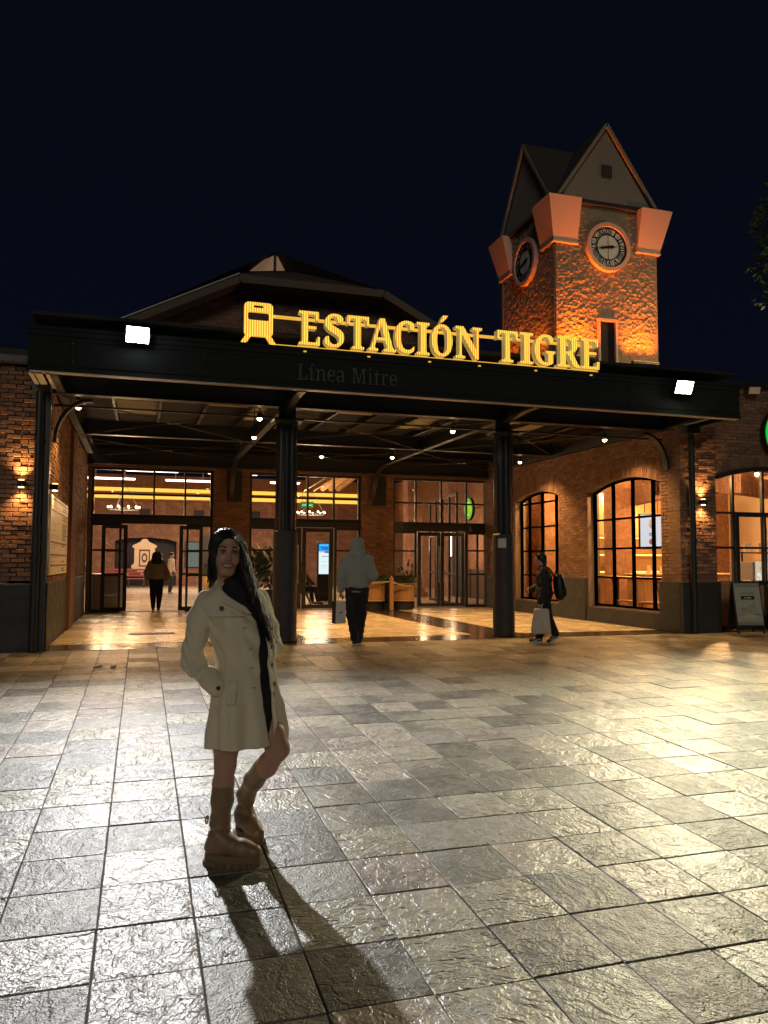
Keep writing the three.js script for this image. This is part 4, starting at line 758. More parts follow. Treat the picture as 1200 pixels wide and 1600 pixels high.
// ---------------------------------------------------------------- lamps
function floodlight(label, pos, aim, col, I, lit = true, size = [0.34, 0.25]) {
  const t = thing('floodlight', label, 'floodlight', pos); t.lookAt(V(...aim));
  const [w, h] = size;
  mesh('housing', [rbox(w, h, 0.07, 0, 0, -0.04, 0.015), ...[...Array(7)].map((_, i) => box(0.012, h * 0.85, 0.05, -w * 0.4 + i * w * 0.133, 0, -0.095))], M.steel, t);
  mesh('lens', rbox(w - 0.03, h - 0.03, 0.012, 0, 0, 0.002, 0.004), lit ? glow(...col, 40) : phys(0.6, 0.55, 0.45, 0.15, { clearcoat: 1 }), t);
  mesh('yoke', [box(0.012, 0.05, 0.12, -w / 2 - 0.012, 0, -0.05), box(0.012, 0.05, 0.12, w / 2 + 0.012, 0, -0.05), box(w + 0.04, 0.05, 0.012, 0, -0.0, -0.13), rod([0, -0.0, -0.12], [0, -0.05, -0.28], 0.02)], M.steel, t);
  if (lit) lampSpot(t, [0, 0, 0.05], [0, 0, 5], col, I, 58 * D2R, 0.75, 5);
  return t;
}
floodlight('blinding white floodlight above the left part of the canopy fascia', [-0.12, 4.64, -11.80], [0.9, -0.4, 0.5], [0.97, 0.98, 1], 305);
floodlight('bright floodlight with a tilted square face at the right end of the fascia', [9.22, 4.50, -11.72], [8.2, -0.4, -1.5], [1, 0.95, 0.64], 250);
floodlight('small unlit floodlight on the dark wall at the right edge', [11.84, 4.87, -12.9], [10.8, 3.2, -9], [1, 1, 1], 0, false, [0.26, 0.17]);

function spotlamp(label, x, z, I, tilt = [0, 0]) {
  const t = thing('canopy_spot', label, 'spotlight', [x, 3.97, z], 0, 'small warm spotlights under the canopy');
  mesh('can', [cyl(0.05, 0.055, 0.13, 0, 0.055, 0, 16), rod([0, 0.1, 0], [0, 0.62, 0], 0.012)], M.steel, t);
  mesh('bulb', sph(0.046, 0, -0.012, 0, 12), glow(1, 0.72, 0.42, 22), t);
  lampSpot(t, [0, -0.08, 0], [tilt[0], -3.9, tilt[1]], [1, 0.53, 0.165], I, 62 * D2R, 0.7, 3);
}
spotlamp('warm canopy spotlight beside the left brick wing', -1.07, -14.1, 16, [0.6, 0]);
spotlamp('upper warm spotlight just left of the left column head', 2.0, -14.2, 22, [-0.5, -0.6]);
spotlamp('lower warm spotlight left of the left column, farther under the canopy', 2.2, -16.4, 34);
spotlamp('warm spotlight under the canopy between the two columns, the nearer one', 5.85, -14.4, 48);
spotlamp('farther warm spotlight between the columns near the hall wall', 5.9, -18.5, 48);
spotlamp('warm spotlight over the large arched window right of the right column', 9.3, -14.4, 39, [0.3, 0]);
spotlamp('warm spotlight over the farther arched window right of the right column', 9.3, -18.3, 43, [0.3, 0]);
spotlamp('dim warm spotlight in the middle of the canopy right of the left column', 4.2, -18.9, 30);

function sconce(label, pos, ry, I) {
  const t = thing('wall_sconce', label, 'wall lamp', pos, ry);
  mesh('body', [rbox(0.1, 0.1, 0.1, 0, 0, 0.07, 0.012), box(0.08, 0.08, 0.04, 0, 0, 0.01)], M.black, t);
  for (const s of [1, -1]) { mesh('lamp_lens', cyl(0.04, 0.04, 0.012, 0, s * 0.052, 0.07, 16), glow(1, 0.62, 0.25, 14), t); lampSpot(t, [0, s * 0.068, 0.07], [0, s * 2, 0.05], [1, 0.52, 0.16], I, 58 * D2R, 0.8, 1.5); }
}
sconce('wall lamp shining up and down the bricks at the left edge', [-1.76, 2.53, -13.02], 0, 6.0);
sconce('small wall lamp round the corner beside the fare board', [-1.39, 2.52, -13.32], Math.PI / 2, 2.2);
sconce('wall lamp shining up and down the brick pier by the cafe door', [10.62, 2.57, -13.08], 0, 7.0);

function uplight(label, x, z, out, I, L = 1.15) {
  const t = thing('tower_uplight', label, 'spotlight', [x, 8.74, z], out[0] ? Math.PI / 2 : 0);
  mesh('housing', rbox(L, 0.1, 0.16, 0, 0, 0, 0.015), M.steel, t);
  for (const s of [-1, 1]) mesh('foot', box(0.04, 0.06, 0.1, s * L * 0.4, -0.06, 0), M.steel, t);
  mesh('lens', rbox(L - 0.06, 0.012, 0.11, 0, 0.052, 0, 0.004), glow(1, 0.3, 0.03, 5), t);
  for (const s of [-0.4, 0, 0.4]) lampSpot(t, [s * L, 0.09, 0], [s * L, 4, out[0] ? 0.3 : -0.45], [1, 0.17, 0.006], I / 3, 46 * D2R, 0.9, 8);
}
uplight('orange uplight on the ledge left of the tower opening', 15.0, -24.62, [0, 1], 135);
uplight('orange uplight on the ledge right of the tower opening', 17.68, -24.62, [0, 1], 135);
uplight('red-orange uplight on the shaded side of the tower', 13.83, -26.3, [1, 0], 30);
uplight('orange uplight at the far corner of the tower side', 13.83, -28.2, [1, 0], 30);

// ---------------------------------------------------------------- things inside the hall
const warmW = [1, 0.64, 0.34];
function chandelier(label, x, y, z) {
  const t = thing('chandelier', label, 'chandelier', [x, y, z]);
  mesh('hoop', new THREE.TorusGeometry(0.5, 0.018, 8, 32).rotateX(Math.PI / 2), M.steel, t);
  mesh('chain', [0, 1, 2].map((i) => rod([0.5 * Math.cos(i * 2.09), 0, 0.5 * Math.sin(i * 2.09)], [0, 0.9, 0], 0.006)).concat([rod([0, 0.9, 0], [0, 3.4, 0], 0.008)]), M.steel, t);
  for (let i = 0; i < 10; i++) { const a = i / 10 * 6.283, q = [0.5 * Math.cos(a), 0.07, 0.5 * Math.sin(a)]; mesh('bulb', [sph(0.036, ...q, 10)], glow(1, 0.62, 0.34, 9), t); }
  lampPoint(t, [0, -0.02, 0], warmW, 34, 25);
}
chandelier('hoop chandelier with small bulbs seen through the left bay', -0.6, 3.12, -28);
chandelier('hoop chandelier with small bulbs seen under the green exit sign', 5.85, 3.08, -28);
function tubeLamp(label, x, y, z, L = 2.2) {
  const t = thing('tube_light', label, 'light', [x, y, z], 0, 'pink-white tube lights under the hall ceiling');
  mesh('tube', new THREE.CapsuleGeometry(0.05, L, 4, 8).rotateZ(Math.PI / 2), glow(1, 0.72, 0.62, 5), t);
  mesh('wire', [rod([-L * 0.3, 0.05, 0], [-L * 0.3, 6.5 - y, 0], 0.008), rod([L * 0.3, 0.05, 0], [L * 0.3, 6.5 - y, 0], 0.008)], M.white, t);
  const l = new THREE.RectAreaLight(lin(1, 0.72, 0.52), 115, L, 0.3); l.position.set(0, -0.07, 0); l.rotation.x = -Math.PI / 2; l.name = 'lamp'; t.add(l);
}
tubeLamp('hanging tube light at the top middle of the left bay, left one', 0.4, 5.45, -37);
tubeLamp('hanging tube light at the top right of the left bay', 4.0, 5.45, -37);
tubeLamp('lower hanging tube light at the left of the left bay', -1.5, 5.35, -40);
tubeLamp('lower hanging tube light right of centre in the left bay', 2.2, 5.35, -40);
tubeLamp('hanging tube light at the far left of the middle bay', 7.2, 5.3, -39);
tubeLamp('hanging tube light high behind the left pillar pier', 6.4, 5.45, -34, 1.6);
for (const [label, y] of [['upper glowing amber cove strip across the far hall wall', 5.32], ['lower glowing amber cove strip across the far hall wall', 4.93]]) {
  const t = thing('cove_light', label, 'light strip', [2.5, y, -45.6]);
  mesh('shelf', box(24, 0.05, 0.4, 0, -0.15, 0), M.wood, t); mesh('lit_strip', box(23.8, 0.2, 0.06, 0, 0.0, 0.1), glow(1, 0.5, 0.07, 1.5), t);
  const l = new THREE.RectAreaLight(lin(1, 0.5, 0.1), 8, 23, 0.2); l.position.set(0, 0, 0.16); l.rotation.y = Math.PI; l.name = 'lamp'; t.add(l);
}
{
  const t = thing('wall_plaque', 'cream ornate clock-like plaque on the dark arch behind the open door', 'plaque', [0.17, 1.62, -44.5]);
  const o = [[0, 0.95], [0.12, 0.93], [0.2, 0.8], [0.62, 0.58], [0.62, 0.5], [0.52, 0.45], [0.52, -0.35], [0.66, -0.5], [0.66, -0.62], [0.4, -0.75], [0.15, -0.95], [0, -1.02]];
  mesh('panel', poly([...o, ...o.slice(1, -1).reverse().map(([x, y]) => [-x, y])], 0.08, 0.01), std(0.62, 0.47, 0.3, 0.7), t);
  mesh('frame', [box(0.56, 0.08, 0.03, 0, 0.34, 0.1), box(0.06, 0.8, 0.03, -0.25, -0.08, 0.1), box(0.06, 0.8, 0.03, 0.25, -0.08, 0.1), box(0.56, 0.06, 0.03, 0, -0.5, 0.1)], M.darkwood, t);
  mesh('emblem', new THREE.TorusGeometry(0.13, 0.035, 8, 24).scale(0.9, 1.5, 1).translate(0, -0.06, 0.11), M.darkwood, t);
  mesh('roundel', new THREE.CylinderGeometry(0.09, 0.09, 0.03, 20).rotateX(Math.PI / 2).translate(0.13, -0.56, 0.11), std(0.5, 0.12, 0.07, 0.6), t);
  mesh('post', box(0.12, 0.7, 0.12, 0, -1.3, 0.02), M.darkwood, t);
}
{
  const t = thing('bench', 'long red slatted bench against the far hall wall', 'bench', [-0.6, 0, -43.3]);
  for (let i = 0; i < 3; i++) mesh('slat', rbox(3.2, 0.05, 0.14, 0, 0.45, -0.18 + i * 0.17, 0.01), std(0.22, 0.05, 0.04, 0.6), t);
  for (let i = 0; i < 3; i++) mesh('back_slat', rbox(3.2, 0.11, 0.04, 0, 0.62 + i * 0.15, -0.3, 0.01), std(0.22, 0.05, 0.04, 0.6), t);
  for (const x of [-1.4, 0, 1.4]) mesh('leg', [box(0.06, 0.44, 0.4, x, 0.22, 0), box(0.05, 0.6, 0.05, x, 0.7, -0.34)], M.steel, t);
}
const signTex = (w, h, draw) => { const c = document.createElement('canvas'); c.width = w; c.height = h; draw(c.getContext('2d'), w, h); const t = new THREE.CanvasTexture(c); t.colorSpace = THREE.SRGBColorSpace; return t; };
const screenMat = (t, k) => new THREE.MeshStandardMaterial({ color: lin(0.02, 0.02, 0.02), emissive: lin(1, 1, 1), emissiveMap: t, emissiveIntensity: k, roughness: 0.3 });
{
  const t = thing('exit_sign', 'green lit exit sign hanging inside the middle bay', 'exit sign', [4.89, 3.12, -24]);
  const g = signTex(256, 110, (x, w, h) => { x.fillStyle = '#0a7a2c'; x.fillRect(0, 0, w, h); x.translate(w, 0); x.scale(-1, 1); x.fillStyle = '#a6ffb4'; x.font = 'bold 66px sans-serif'; x.textAlign = 'center'; x.fillText('SALIDA', w / 2, 78); });
  mesh('case', rbox(0.42, 0.2, 0.03, 0, 0, 0, 0.006), M.white, t); mesh('lit_face', new THREE.PlaneGeometry(0.38, 0.16).translate(0, 0, 0.019), screenMat(g, 1.1), t, false);
  mesh('hanger', [rod([-0.15, 0.1, 0], [-0.15, 3.4, 0], 0.005), rod([0.15, 0.1, 0], [0.15, 3.4, 0], 0.005)], M.steel, t);
}
{
  const t = thing('information_screen', 'tall bright white and blue information screen behind the middle door', 'screen', [6.16, 0, -27.05]);
  const g = signTex(200, 480, (x, w, h) => { x.fillStyle = '#e6fbff'; x.fillRect(0, 0, w, h); x.fillStyle = '#2aa8f0'; x.fillRect(0, 0, w, 120); x.fillStyle = '#8fd4ff'; x.fillRect(20, 18, 160, 10); x.fillStyle = '#0b2f9c'; x.font = 'bold 64px sans-serif'; x.textAlign = 'center'; x.fillText('1981', 104, 94); x.fillStyle = '#173a8c'; x.fillRect(90, 122, 110, 22); x.fillStyle = '#f4b9a8'; x.fillRect(10, 122, 80, 18); x.fillStyle = '#5d7480'; x.fillRect(50, 196, 110, 9); x.fillRect(150, 270, 16, 18); x.fillStyle = '#a5c2cc'; x.fillRect(44, 278, 60, 6); x.fillRect(40, 340, 90, 5); x.fillRect(40, 365, 90, 5); x.fillStyle = '#5d7480'; x.fillRect(166, 430, 12, 14); });
  mesh('cabinet', rbox(0.56, 2.05, 0.12, 0, 1.025, -0.02, 0.015), M.black, t);
  mesh('screen', new THREE.PlaneGeometry(0.46, 1.06).translate(0, 1.47, 0.045), screenMat(g, 1.0), t, false);
  const l = new THREE.RectAreaLight(lin(0.8, 0.95, 1), 0.9, 0.46, 1.06); l.position.set(0, 1.47, 0.06); l.rotation.y = Math.PI; l.name = 'lamp'; t.add(l);
}
{
  const t = thing('round_sign', 'green round hanging sign seen side-on inside the right bay', 'sign', [10.42, 3.14, -24.2], -Math.PI / 2);
  const g = signTex(256, 256, (x, w) => { x.fillStyle = '#06220f'; x.fillRect(0, 0, w, w); x.fillStyle = '#18c22c'; x.beginPath(); x.arc(128, 128, 126, 0, 7); x.fill(); x.fillStyle = '#b9f02a'; x.beginPath(); x.arc(128, 128, 84, 0, 7); x.fill(); x.strokeStyle = '#0c3d16'; x.lineWidth = 7; for (let i = -3; i < 4; i++) { x.beginPath(); x.moveTo(128 + i * 20, 70); x.bezierCurveTo(128 + i * 28, 110, 128 + i * 10, 140, 128 + i * 22, 190); x.stroke(); } });
  mesh('case', new THREE.CylinderGeometry(0.38, 0.38, 0.08, 40).rotateX(Math.PI / 2), M.black, t); mesh('lit_face', new THREE.CircleGeometry(0.36, 40).translate(0, 0, 0.045), screenMat(g, 0.9), t, false);
  mesh('bracket', rod([0.36, 0, 0], [0.9, 0, 0], 0.02), M.black, t);
  const u = thing('round_sign', 'green and white lit round sign on the wall at the right edge', 'sign', [12.69, 4.02, -12.98]);
  const g2 = signTex(256, 256, (x, w) => { x.fillStyle = '#06220f'; x.fillRect(0, 0, w, w); x.fillStyle = '#12b43a'; x.beginPath(); x.arc(128, 128, 127, 0, 7); x.fill(); x.strokeStyle = '#eafff0'; x.lineWidth = 7; for (let i = 0; i < 9; i++) { x.beginPath(); x.moveTo(26, 60 + i * 17); x.bezierCurveTo(60, 50 + i * 17, 80, 80 + i * 15, 128, 62 + i * 17); x.bezierCurveTo(176, 80 + i * 15, 196, 50 + i * 17, 236, 60 + i * 17); x.stroke(); } });
  mesh('case', new THREE.CylinderGeometry(0.6, 0.6, 0.1, 48).rotateX(Math.PI / 2), M.black, u); mesh('lit_face', new THREE.CircleGeometry(0.585, 48).translate(0, 0, 0.055), screenMat(g2, 1.2), u, false);
}
function wallTube(label, x, y, z, L) {
  const t = thing('wall_tube_light', label, 'light', [x, y, z]);
  mesh('tube', new THREE.CapsuleGeometry(0.035, L, 4, 8), glow(1, 0.66, 0.4, 6), t); mesh('mount', [box(0.09, 0.06, 0.05, 0, L / 2 + 0.06, -0.03), box(0.09, 0.06, 0.05, 0, -L / 2 - 0.06, -0.03), box(0.05, L + 0.1, 0.02, 0, 0, -0.05)], M.black, t);
  lampPoint(t, [0, 0, 0.12], warmW, 5, 12);
}
wallTube('vertical tube light at the left of the right bay', 9.98, 2.02, -27.9, 0.85);
wallTube('vertical tube light behind the right double door', 11.25, 2.05, -27.9, 0.85);
wallTube('vertical tube light at the far left inside the left bay', -1.15, 1.85, -26.5, 0.5);
{ // left of the door: rounded bin / counter behind the glass
  const t = thing('round_counter', 'pale rounded counter behind the left door glass', 'counter', [-0.95, 0, -24.2]);
  mesh('drum', new THREE.CylinderGeometry(0.55, 0.5, 0.95, 32).translate(0, 0.475, 0), std(0.30, 0.28, 0.24, 0.6), t); mesh('counter_top', new THREE.CylinderGeometry(0.62, 0.62, 0.05, 32).translate(0, 0.98, 0), std(0.6, 0.55, 0.45, 0.5), t);
}
{
  const t = thing('souvenir_stall', 'grey stall with a glowing yellow lamp and a red ornament right of the open door', 'stall', [2.9, 0, -28.5]);
  mesh('back_panel', box(1.6, 2.3, 0.1, 0, 1.15, -0.5), std(0.12, 0.13, 0.15, 0.7), t); mesh('counter', rbox(1.6, 0.9, 0.6, 0, 0.45, 0, 0.02), std(0.4, 0.26, 0.15, 0.6), t);
  mesh('shelf', box(1.5, 0.04, 0.3, 0, 1.25, -0.32), M.darkwood, t); mesh('picture', rbox(0.5, 0.7, 0.04, 0.3, 1.75, -0.43, 0.01), M.wood, t);
  mesh('red_ornament', blob([[-0.42, 1.42, -0.2, 0.16, 0.2, 0.1], [-0.42, 1.6, -0.2, 0.06, 0.06, 0.06]], 0.03, 0.02), std(0.5, 0.015, 0.04, 0.5), t);
  mesh('yellow_lamp', [cyl(0.07, 0.07, 0.42, -0.42, 0.75, 0.36, 16)], glow(1, 0.62, 0.05, 1.6), t);
  lampPoint(t, [-0.42, 0.75, 0.55], [1, 0.7, 0.2], 0.7, 4);
}

// ---------------------------------------------------------------- plants
const leafG = (L, W) => { const g = new THREE.BufferGeometry(); const P = [], idx = []; const n = 3; for (let i = 0; i <= n; i++) { const t = i / n, w = W * Math.sin(Math.PI * Math.min(0.97, t * 0.9 + 0.06)); P.push(-w, t * L, -0.12 * L * t * t, 0, t * L, 0.02 * L - 0.12 * L * t * t, w, t * L, -0.12 * L * t * t); } for (let i = 0; i < n; i++) for (let k = 0; k < 2; k++) { const a = i * 3 + k; idx.push(a, a + 1, a + 4, a, a + 4, a + 3); } g.setAttribute('position', new THREE.Float32BufferAttribute(P, 3)); g.setIndex(idx); g.computeVertexNormals(); return g; };
const leafM = phys(0.055, 0.10, 0.03, 0.5, { transmission: 0.25, thickness: 0 });
function foliage(n, place, L, W, seed) {
  const r = RNG(seed), gs = [], up = V(0, 1, 0);
  for (let i = 0; i < n; i++) { const [p, d] = place(r, i), g = leafG(L * (0.6 + 0.8 * r()), W * (0.7 + 0.6 * r())); g.rotateY(r() * 6.28); g.applyQuaternion(new THREE.Quaternion().setFromUnitVectors(up, V(...d).normalize())); gs.push(g.translate(...p)); }
  return join(gs);
}
function bush(label, pos, R, H, n, L, seed) {
  const t = thing('potted_plant', label, 'plant', pos);
  mesh('pot', new THREE.CylinderGeometry(R * 0.55, R * 0.45, 0.5, 20).translate(0, 0.25, 0), M.darkwood, t);
  mesh('foliage', foliage(n, (r) => { const a = r() * 6.28, e = r(), h = 0.5 + H * r(), q = R * Math.sqrt(r()); return [[q * Math.cos(a), h, q * Math.sin(a)], [Math.cos(a), 0.6 + r(), Math.sin(a)]]; }, L, L * 0.2, seed), leafM, t);
  mesh('stem', [...Array(5)].map((_, i) => rod([0, 0.45, 0], [R * 0.6 * Math.cos(i * 1.26), 0.5 + H * 0.8, R * 0.6 * Math.sin(i * 1.26)], 0.015, 0.008)), M.darkwood, t);
}
bush('broad-leaved plant behind the glass at the left of the middle bay', [4.0, 0, -24.6], 0.55, 1.2, 150, 0.3, 11);
bush('leafy plant beside the broad-leaved one, partly behind the left column', [3.25, 0, -24.3], 0.5, 0.9, 120, 0.24, 12);
bush('small plant inside the left side light of the right bay', [8.6, 0, -25.2], 0.3, 0.8, 60, 0.2, 13);
function tub(label, x, z, seed) {
  const t = thing('wooden_tub', label, 'planter', [x, 0, z], 0, 'wooden tub planters against the hall wall');
  for (let i = 0; i < 20; i++) { const a = i / 20 * 6.283; mesh('stave', rbox(0.108, 0.52, 0.03, 0, 0, 0, 0.006).rotateY(Math.PI / 2 - a).translate(0.335 * Math.cos(a), 0.50, 0.335 * Math.sin(a)), M.wood, t); }
  mesh('hoop', new THREE.TorusGeometry(0.355, 0.014, 6, 32).rotateX(Math.PI / 2).translate(0, 0.27, 0), M.rope, t); mesh('hoop', new THREE.TorusGeometry(0.355, 0.01, 6, 32).rotateX(Math.PI / 2).translate(0, 0.72, 0), M.steel, t);
  mesh('soil', cyl(0.32, 0.32, 0.03, 0, 0.7, 0, 24), std(0.03, 0.02, 0.015, 1), t); mesh('stand', cyl(0.3, 0.3, 0.24, 0, 0.12, 0, 20), M.black, t);
  mesh('foliage', foliage(16, (r) => { const a = r() * 6.28; return [[0.1 * Math.cos(a), 0.7, 0.1 * Math.sin(a)], [Math.cos(a), 0.35 + 0.4 * r(), Math.sin(a)]]; }, 0.5, 0.035, seed), leafM, t);
}
tub('wooden tub planter behind the man in the grey hood', 6.35, -21.75, 21); tub('wooden tub planter right of the rope post by the hall pier', 7.25, -21.75, 22);
{
  const t = thing('rope_post', 'square timber post carrying a slack rope between two wooden tubs', 'post', [6.78, 0, -21.3]);
  mesh('post', [rbox(0.11, 0.9, 0.11, 0, 0.45, 0, 0.015), new THREE.ConeGeometry(0.075, 0.1, 4).rotateY(Math.PI / 4).translate(0, 0.94, 0)], M.wood, t);
  mesh('rope', [tube([[0, 0.82, 0], [0.2, 0.74, 0.01], [0.45, 0.69, 0], [0.62, 0.7, -0.08]], 0.022), tube([[0, 0.82, 0], [-0.25, 0.8, 0.02], [-0.6, 0.79, 0], [-0.75, 0.8, -0.1]], 0.022)], M.rope, t);
}
{ // tall tree behind the right wing: only the edge of its crown shows
  const t = thing('tree', 'tall leafy tree at the right edge above the cafe roof', 'tree', [24.0, 0, -22.6]);
  mesh('trunk', [tube([[0, 0, 0], [0.2, 4, 0.1], [0.1, 9, 0], [0, 14, 0]], 0.24, 20, 8), rod([0.1, 10, 0], [-1.2, 13.4, 0.5], 0.1, 0.05), rod([0.1, 11, 0], [1.1, 14.4, -0.5], 0.1, 0.05), rod([0.1, 10.6, 0], [0.5, 13.8, 1.3], 0.09, 0.04), rod([0, 9.6, 0], [-1.6, 11.6, 0.7], 0.08, 0.03)], std(0.10, 0.07, 0.045, 0.95), t);
  const clumps = []; const r = RNG(77); for (let i = 0; i < 34; i++) { const a = r() * 6.28, q = 2.3 * Math.sqrt(r()); clumps.push([q * Math.cos(a), 13.4 + (r() - 0.5) * 4.4, q * Math.sin(a), 0.4 + 0.5 * r()]); }
  mesh('crown', foliage(5200, (r2, i) => { const c = clumps[i % clumps.length], a = r2() * 6.28, e = Math.acos(2 * r2() - 1), q = c[3] * Math.cbrt(r2()); const d = [Math.sin(e) * Math.cos(a), Math.cos(e), Math.sin(e) * Math.sin(a)]; return [[c[0] + d[0] * q, c[1] + d[1] * q, c[2] + d[2] * q], [d[0], d[1] + 0.3 - r2(), d[2]]]; }, 0.2, 0.045, 78), leafM, t);
}

{
  const t = thing('street_lamp', 'tall street lamp beyond the right edge that lights the tree crown', 'street lamp', [22.6, 0, -18.6]);
  mesh('post', [rod([0, 0, 0], [0, 9.4, 0], 0.09, 0.06, 12), cyl(0.14, 0.16, 0.8, 0, 0.4, 0, 12)], M.steel, t); mesh('lantern_head', [new THREE.ConeGeometry(0.3, 0.2, 16).translate(0, 9.75, 0)], M.steel, t);
  mesh('lamp_globe', sph(0.2, 0, 9.55, 0, 16), glow(1, 0.7, 0.35, 8), t); lampPoint(t, [0, 9.55, 0], [1, 0.68, 0.32], 130, 8);
}
// ---------------------------------------------------------------- cafe interior
function cafeLamp(label, x, y, z, I) { const t = thing('ceiling_lamp', label, 'lamp', [x, y, z]); mesh('can', [cyl(0.06, 0.06, 0.14, 0, 0.09, 0, 16), rod([0, 0.1, 0], [0, 4.15 - y, 0], 0.008)], M.black, t); mesh('bulb', sph(0.05, 0, 0, 0, 10), glow(1, 0.66, 0.32, 16), t); lampPoint(t, [0, -0.09, 0], [1, 0.56, 0.22], I, 4); }
cafeLamp('cafe ceiling lamp near the large arched window', 11.2, 3.55, -15.6, 31); cafeLamp('cafe ceiling lamp behind the street window at the right edge', 11.45, 3.2, -13.75, 8);
cafeLamp('cafe ceiling lamp over the counter', 14.6, 3.5, -16.8, 57); cafeLamp('cafe ceiling lamp at the back of the room', 13.2, 3.5, -20.2, 31); cafeLamp('cafe ceiling lamp by the farther arched window', 10.85, 3.5, -19.4, 13);
cafeLamp('cafe ceiling lamp above the shop door at the right', 13.4, 3.4, -14.6, 36);
{
  const c = thing('cafe_counter', 'long wooden cafe counter seen through the large arched window', 'counter', [13.3, 0, -17.2], 0.2);
  mesh('front', rbox(3.2, 1.05, 0.6, 0, 0.53, 0, 0.02), M.wood, c); mesh('worktop', rbox(3.3, 0.05, 0.7, 0, 1.08, 0, 0.012), std(0.62, 0.4, 0.2, 0.4), c); mesh('panel', rbox(0.55, 0.3, 0.03, -0.6, 0.72, 0.32, 0.006), M.black, c);
  mesh('jars', [-1.2, -1.0, -0.75, 0.3, 0.55].map((x) => cyl(0.06, 0.06, 0.2, x, 1.2, 0.05, 12)), std(0.6, 0.45, 0.25, 0.3), c);
  for (const [label, x, z] of [['white menu screen nearest the arched window edge in the cafe', 13.0, -17.95], ['second white menu screen farther right in the cafe', 13.85, -18.0]]) {
    const s = thing('menu_screen', label, 'screen', [x, 2.2, z]);
    const g = signTex(160, 240, (x2, w, h) => { x2.fillStyle = '#dfe6f2'; x2.fillRect(0, 0, w, h); x2.fillStyle = '#b89a7a'; x2.beginPath(); x2.ellipse(80, 66, 20, 34, 0, 0, 7); x2.fill(); x2.fillStyle = '#d9b98f'; x2.fillRect(62, 40, 36, 30); x2.fillStyle = '#4a4f5c'; x2.fillRect(58, 132, 44, 8); x2.fillRect(62, 146, 36, 6); x2.fillStyle = '#b0503a'; x2.beginPath(); x2.arc(80, 192, 22, 0, 7); x2.fill(); x2.fillStyle = '#e7cdb8'; x2.beginPath(); x2.arc(88, 186, 9, 0, 7); x2.fill(); });
    mesh('case', rbox(0.76, 0.94, 0.06, 0, 0, -0.035, 0.01), M.black, s); mesh('screen', new THREE.PlaneGeometry(0.72, 0.9), screenMat(g, 0.85), s, false);
    mesh('hanger', [rod([-0.2, 0.5, -0.03], [-0.2, 1.95, -0.03], 0.012), rod([0.2, 0.5, -0.03], [0.2, 1.95, -0.03], 0.012)], M.black, s);
  }
  const sh = thing('backlit_shelf', 'amber lit shelf wall behind the cafe counter', 'shelf', [13.9, 0, -20.4], 0.1);
  mesh('panel', box(3.4, 3.4, 0.08, 0, 1.7, 0), std(0.45, 0.26, 0.11, 0.7), sh); for (let i = 0; i < 3; i++) mesh('shelf_board', box(3.2, 0.04, 0.3, 0, 1.15 + i * 0.5, 0.18), M.wood, sh);
  for (let i = 0; i < 3; i++) mesh('lit_strip', box(3.1, 0.03, 0.03, 0, 1.1 + i * 0.5, 0.1), glow(1, 0.55, 0.12, 5), sh);
  lampPoint(sh, [0, 2.6, 0.6], [1, 0.6, 0.2], 8, 8);
  const chair = (label, x, z, ry) => {
    const t = thing('slatted_chair', label, 'chair', [x, 0.03, z], ry, 'slatted wooden chairs by the cafe window');
    mesh('seat', rbox(0.46, 0.04, 0.44, 0, 0.44, 0, 0.012), M.wood, t);
    for (const [a, b] of [[-0.2, -0.19], [0.2, -0.19], [-0.2, 0.19], [0.2, 0.19]]) mesh('leg', rod([a, 0.42, b], [a * 1.12, 0, b * 1.15], 0.02, 0.016), M.wood, t);
    for (let i = 0; i < 6; i++) mesh('back_slat', rbox(0.04, 0.48, 0.018, 0, 0, 0, 0.006).rotateX(-0.2).translate(-0.19 + i * 0.076, 0.70, -0.26), M.wood, t);
    mesh('top_rail', tube([[-0.25, 0.9, -0.28], [-0.22, 0.95, -0.31], [0.22, 0.95, -0.31], [0.25, 0.9, -0.28]], 0.024, 16), M.wood, t);
  };
  chair('slatted wooden chair at the left behind the large arched window', 10.95, -16.15, 0.9); chair('slatted wooden chair in the middle behind the large arched window', 10.95, -15.25, 0.8); chair('slatted wooden chair half hidden behind the window frame', 11.0, -14.55, 1.0);
  const tb = thing('window_bar', 'wooden ledge table along the inside of the large arched window', 'table', [10.72, 0, -15.1]); mesh('table_top', rbox(0.38, 0.045, 2.7, 0, 1.03, 0, 0.012), std(0.6, 0.36, 0.18, 0.5), tb); for (const z of [-1.2, 1.2]) mesh('leg', box(0.05, 1.0, 0.05, 0.1, 0.51, z), M.black, tb);
  const ft = thing('round_table', 'small low table at the right behind the arched window', 'table', [11.25, 0.03, -14.05]); mesh('table_top', cyl(0.34, 0.34, 0.03, 0, 0.6, 0, 28), std(0.5, 0.3, 0.15, 0.5), ft); mesh('pedestal', [cyl(0.03, 0.03, 0.58, 0, 0.3, 0), cyl(0.2, 0.22, 0.02, 0, 0.01, 0, 24)], M.black, ft);
  const ln = thing('lantern', 'lit yellow street-style lantern on a post behind the farther arched window', 'lantern', [11.3, 0, -19.35]);
  mesh('post', [rod([0, 0, 0], [0, 2.35, 0], 0.035, 0.022), cyl(0.08, 0.1, 0.3, 0, 0.15, 0, 12)], M.black, ln);
  mesh('lit_glass', [new THREE.CylinderGeometry(0.16, 0.10, 0.28, 6).translate(0, 2.52, 0)], glow(1, 0.55, 0.1, 2.2), ln); mesh('cap', [new THREE.ConeGeometry(0.2, 0.16, 6).translate(0, 2.75, 0), sph(0.03, 0, 2.85, 0, 8)], std(0.35, 0.22, 0.12, 0.6), ln);
  lampPoint(ln, [0, 2.52, 0.0], [1, 0.6, 0.2], 3, 5);
  const ds = thing('display_case', 'white lit display case behind the shop door at the right edge', 'display case', [14.6, 0, -15.9], 0.3);
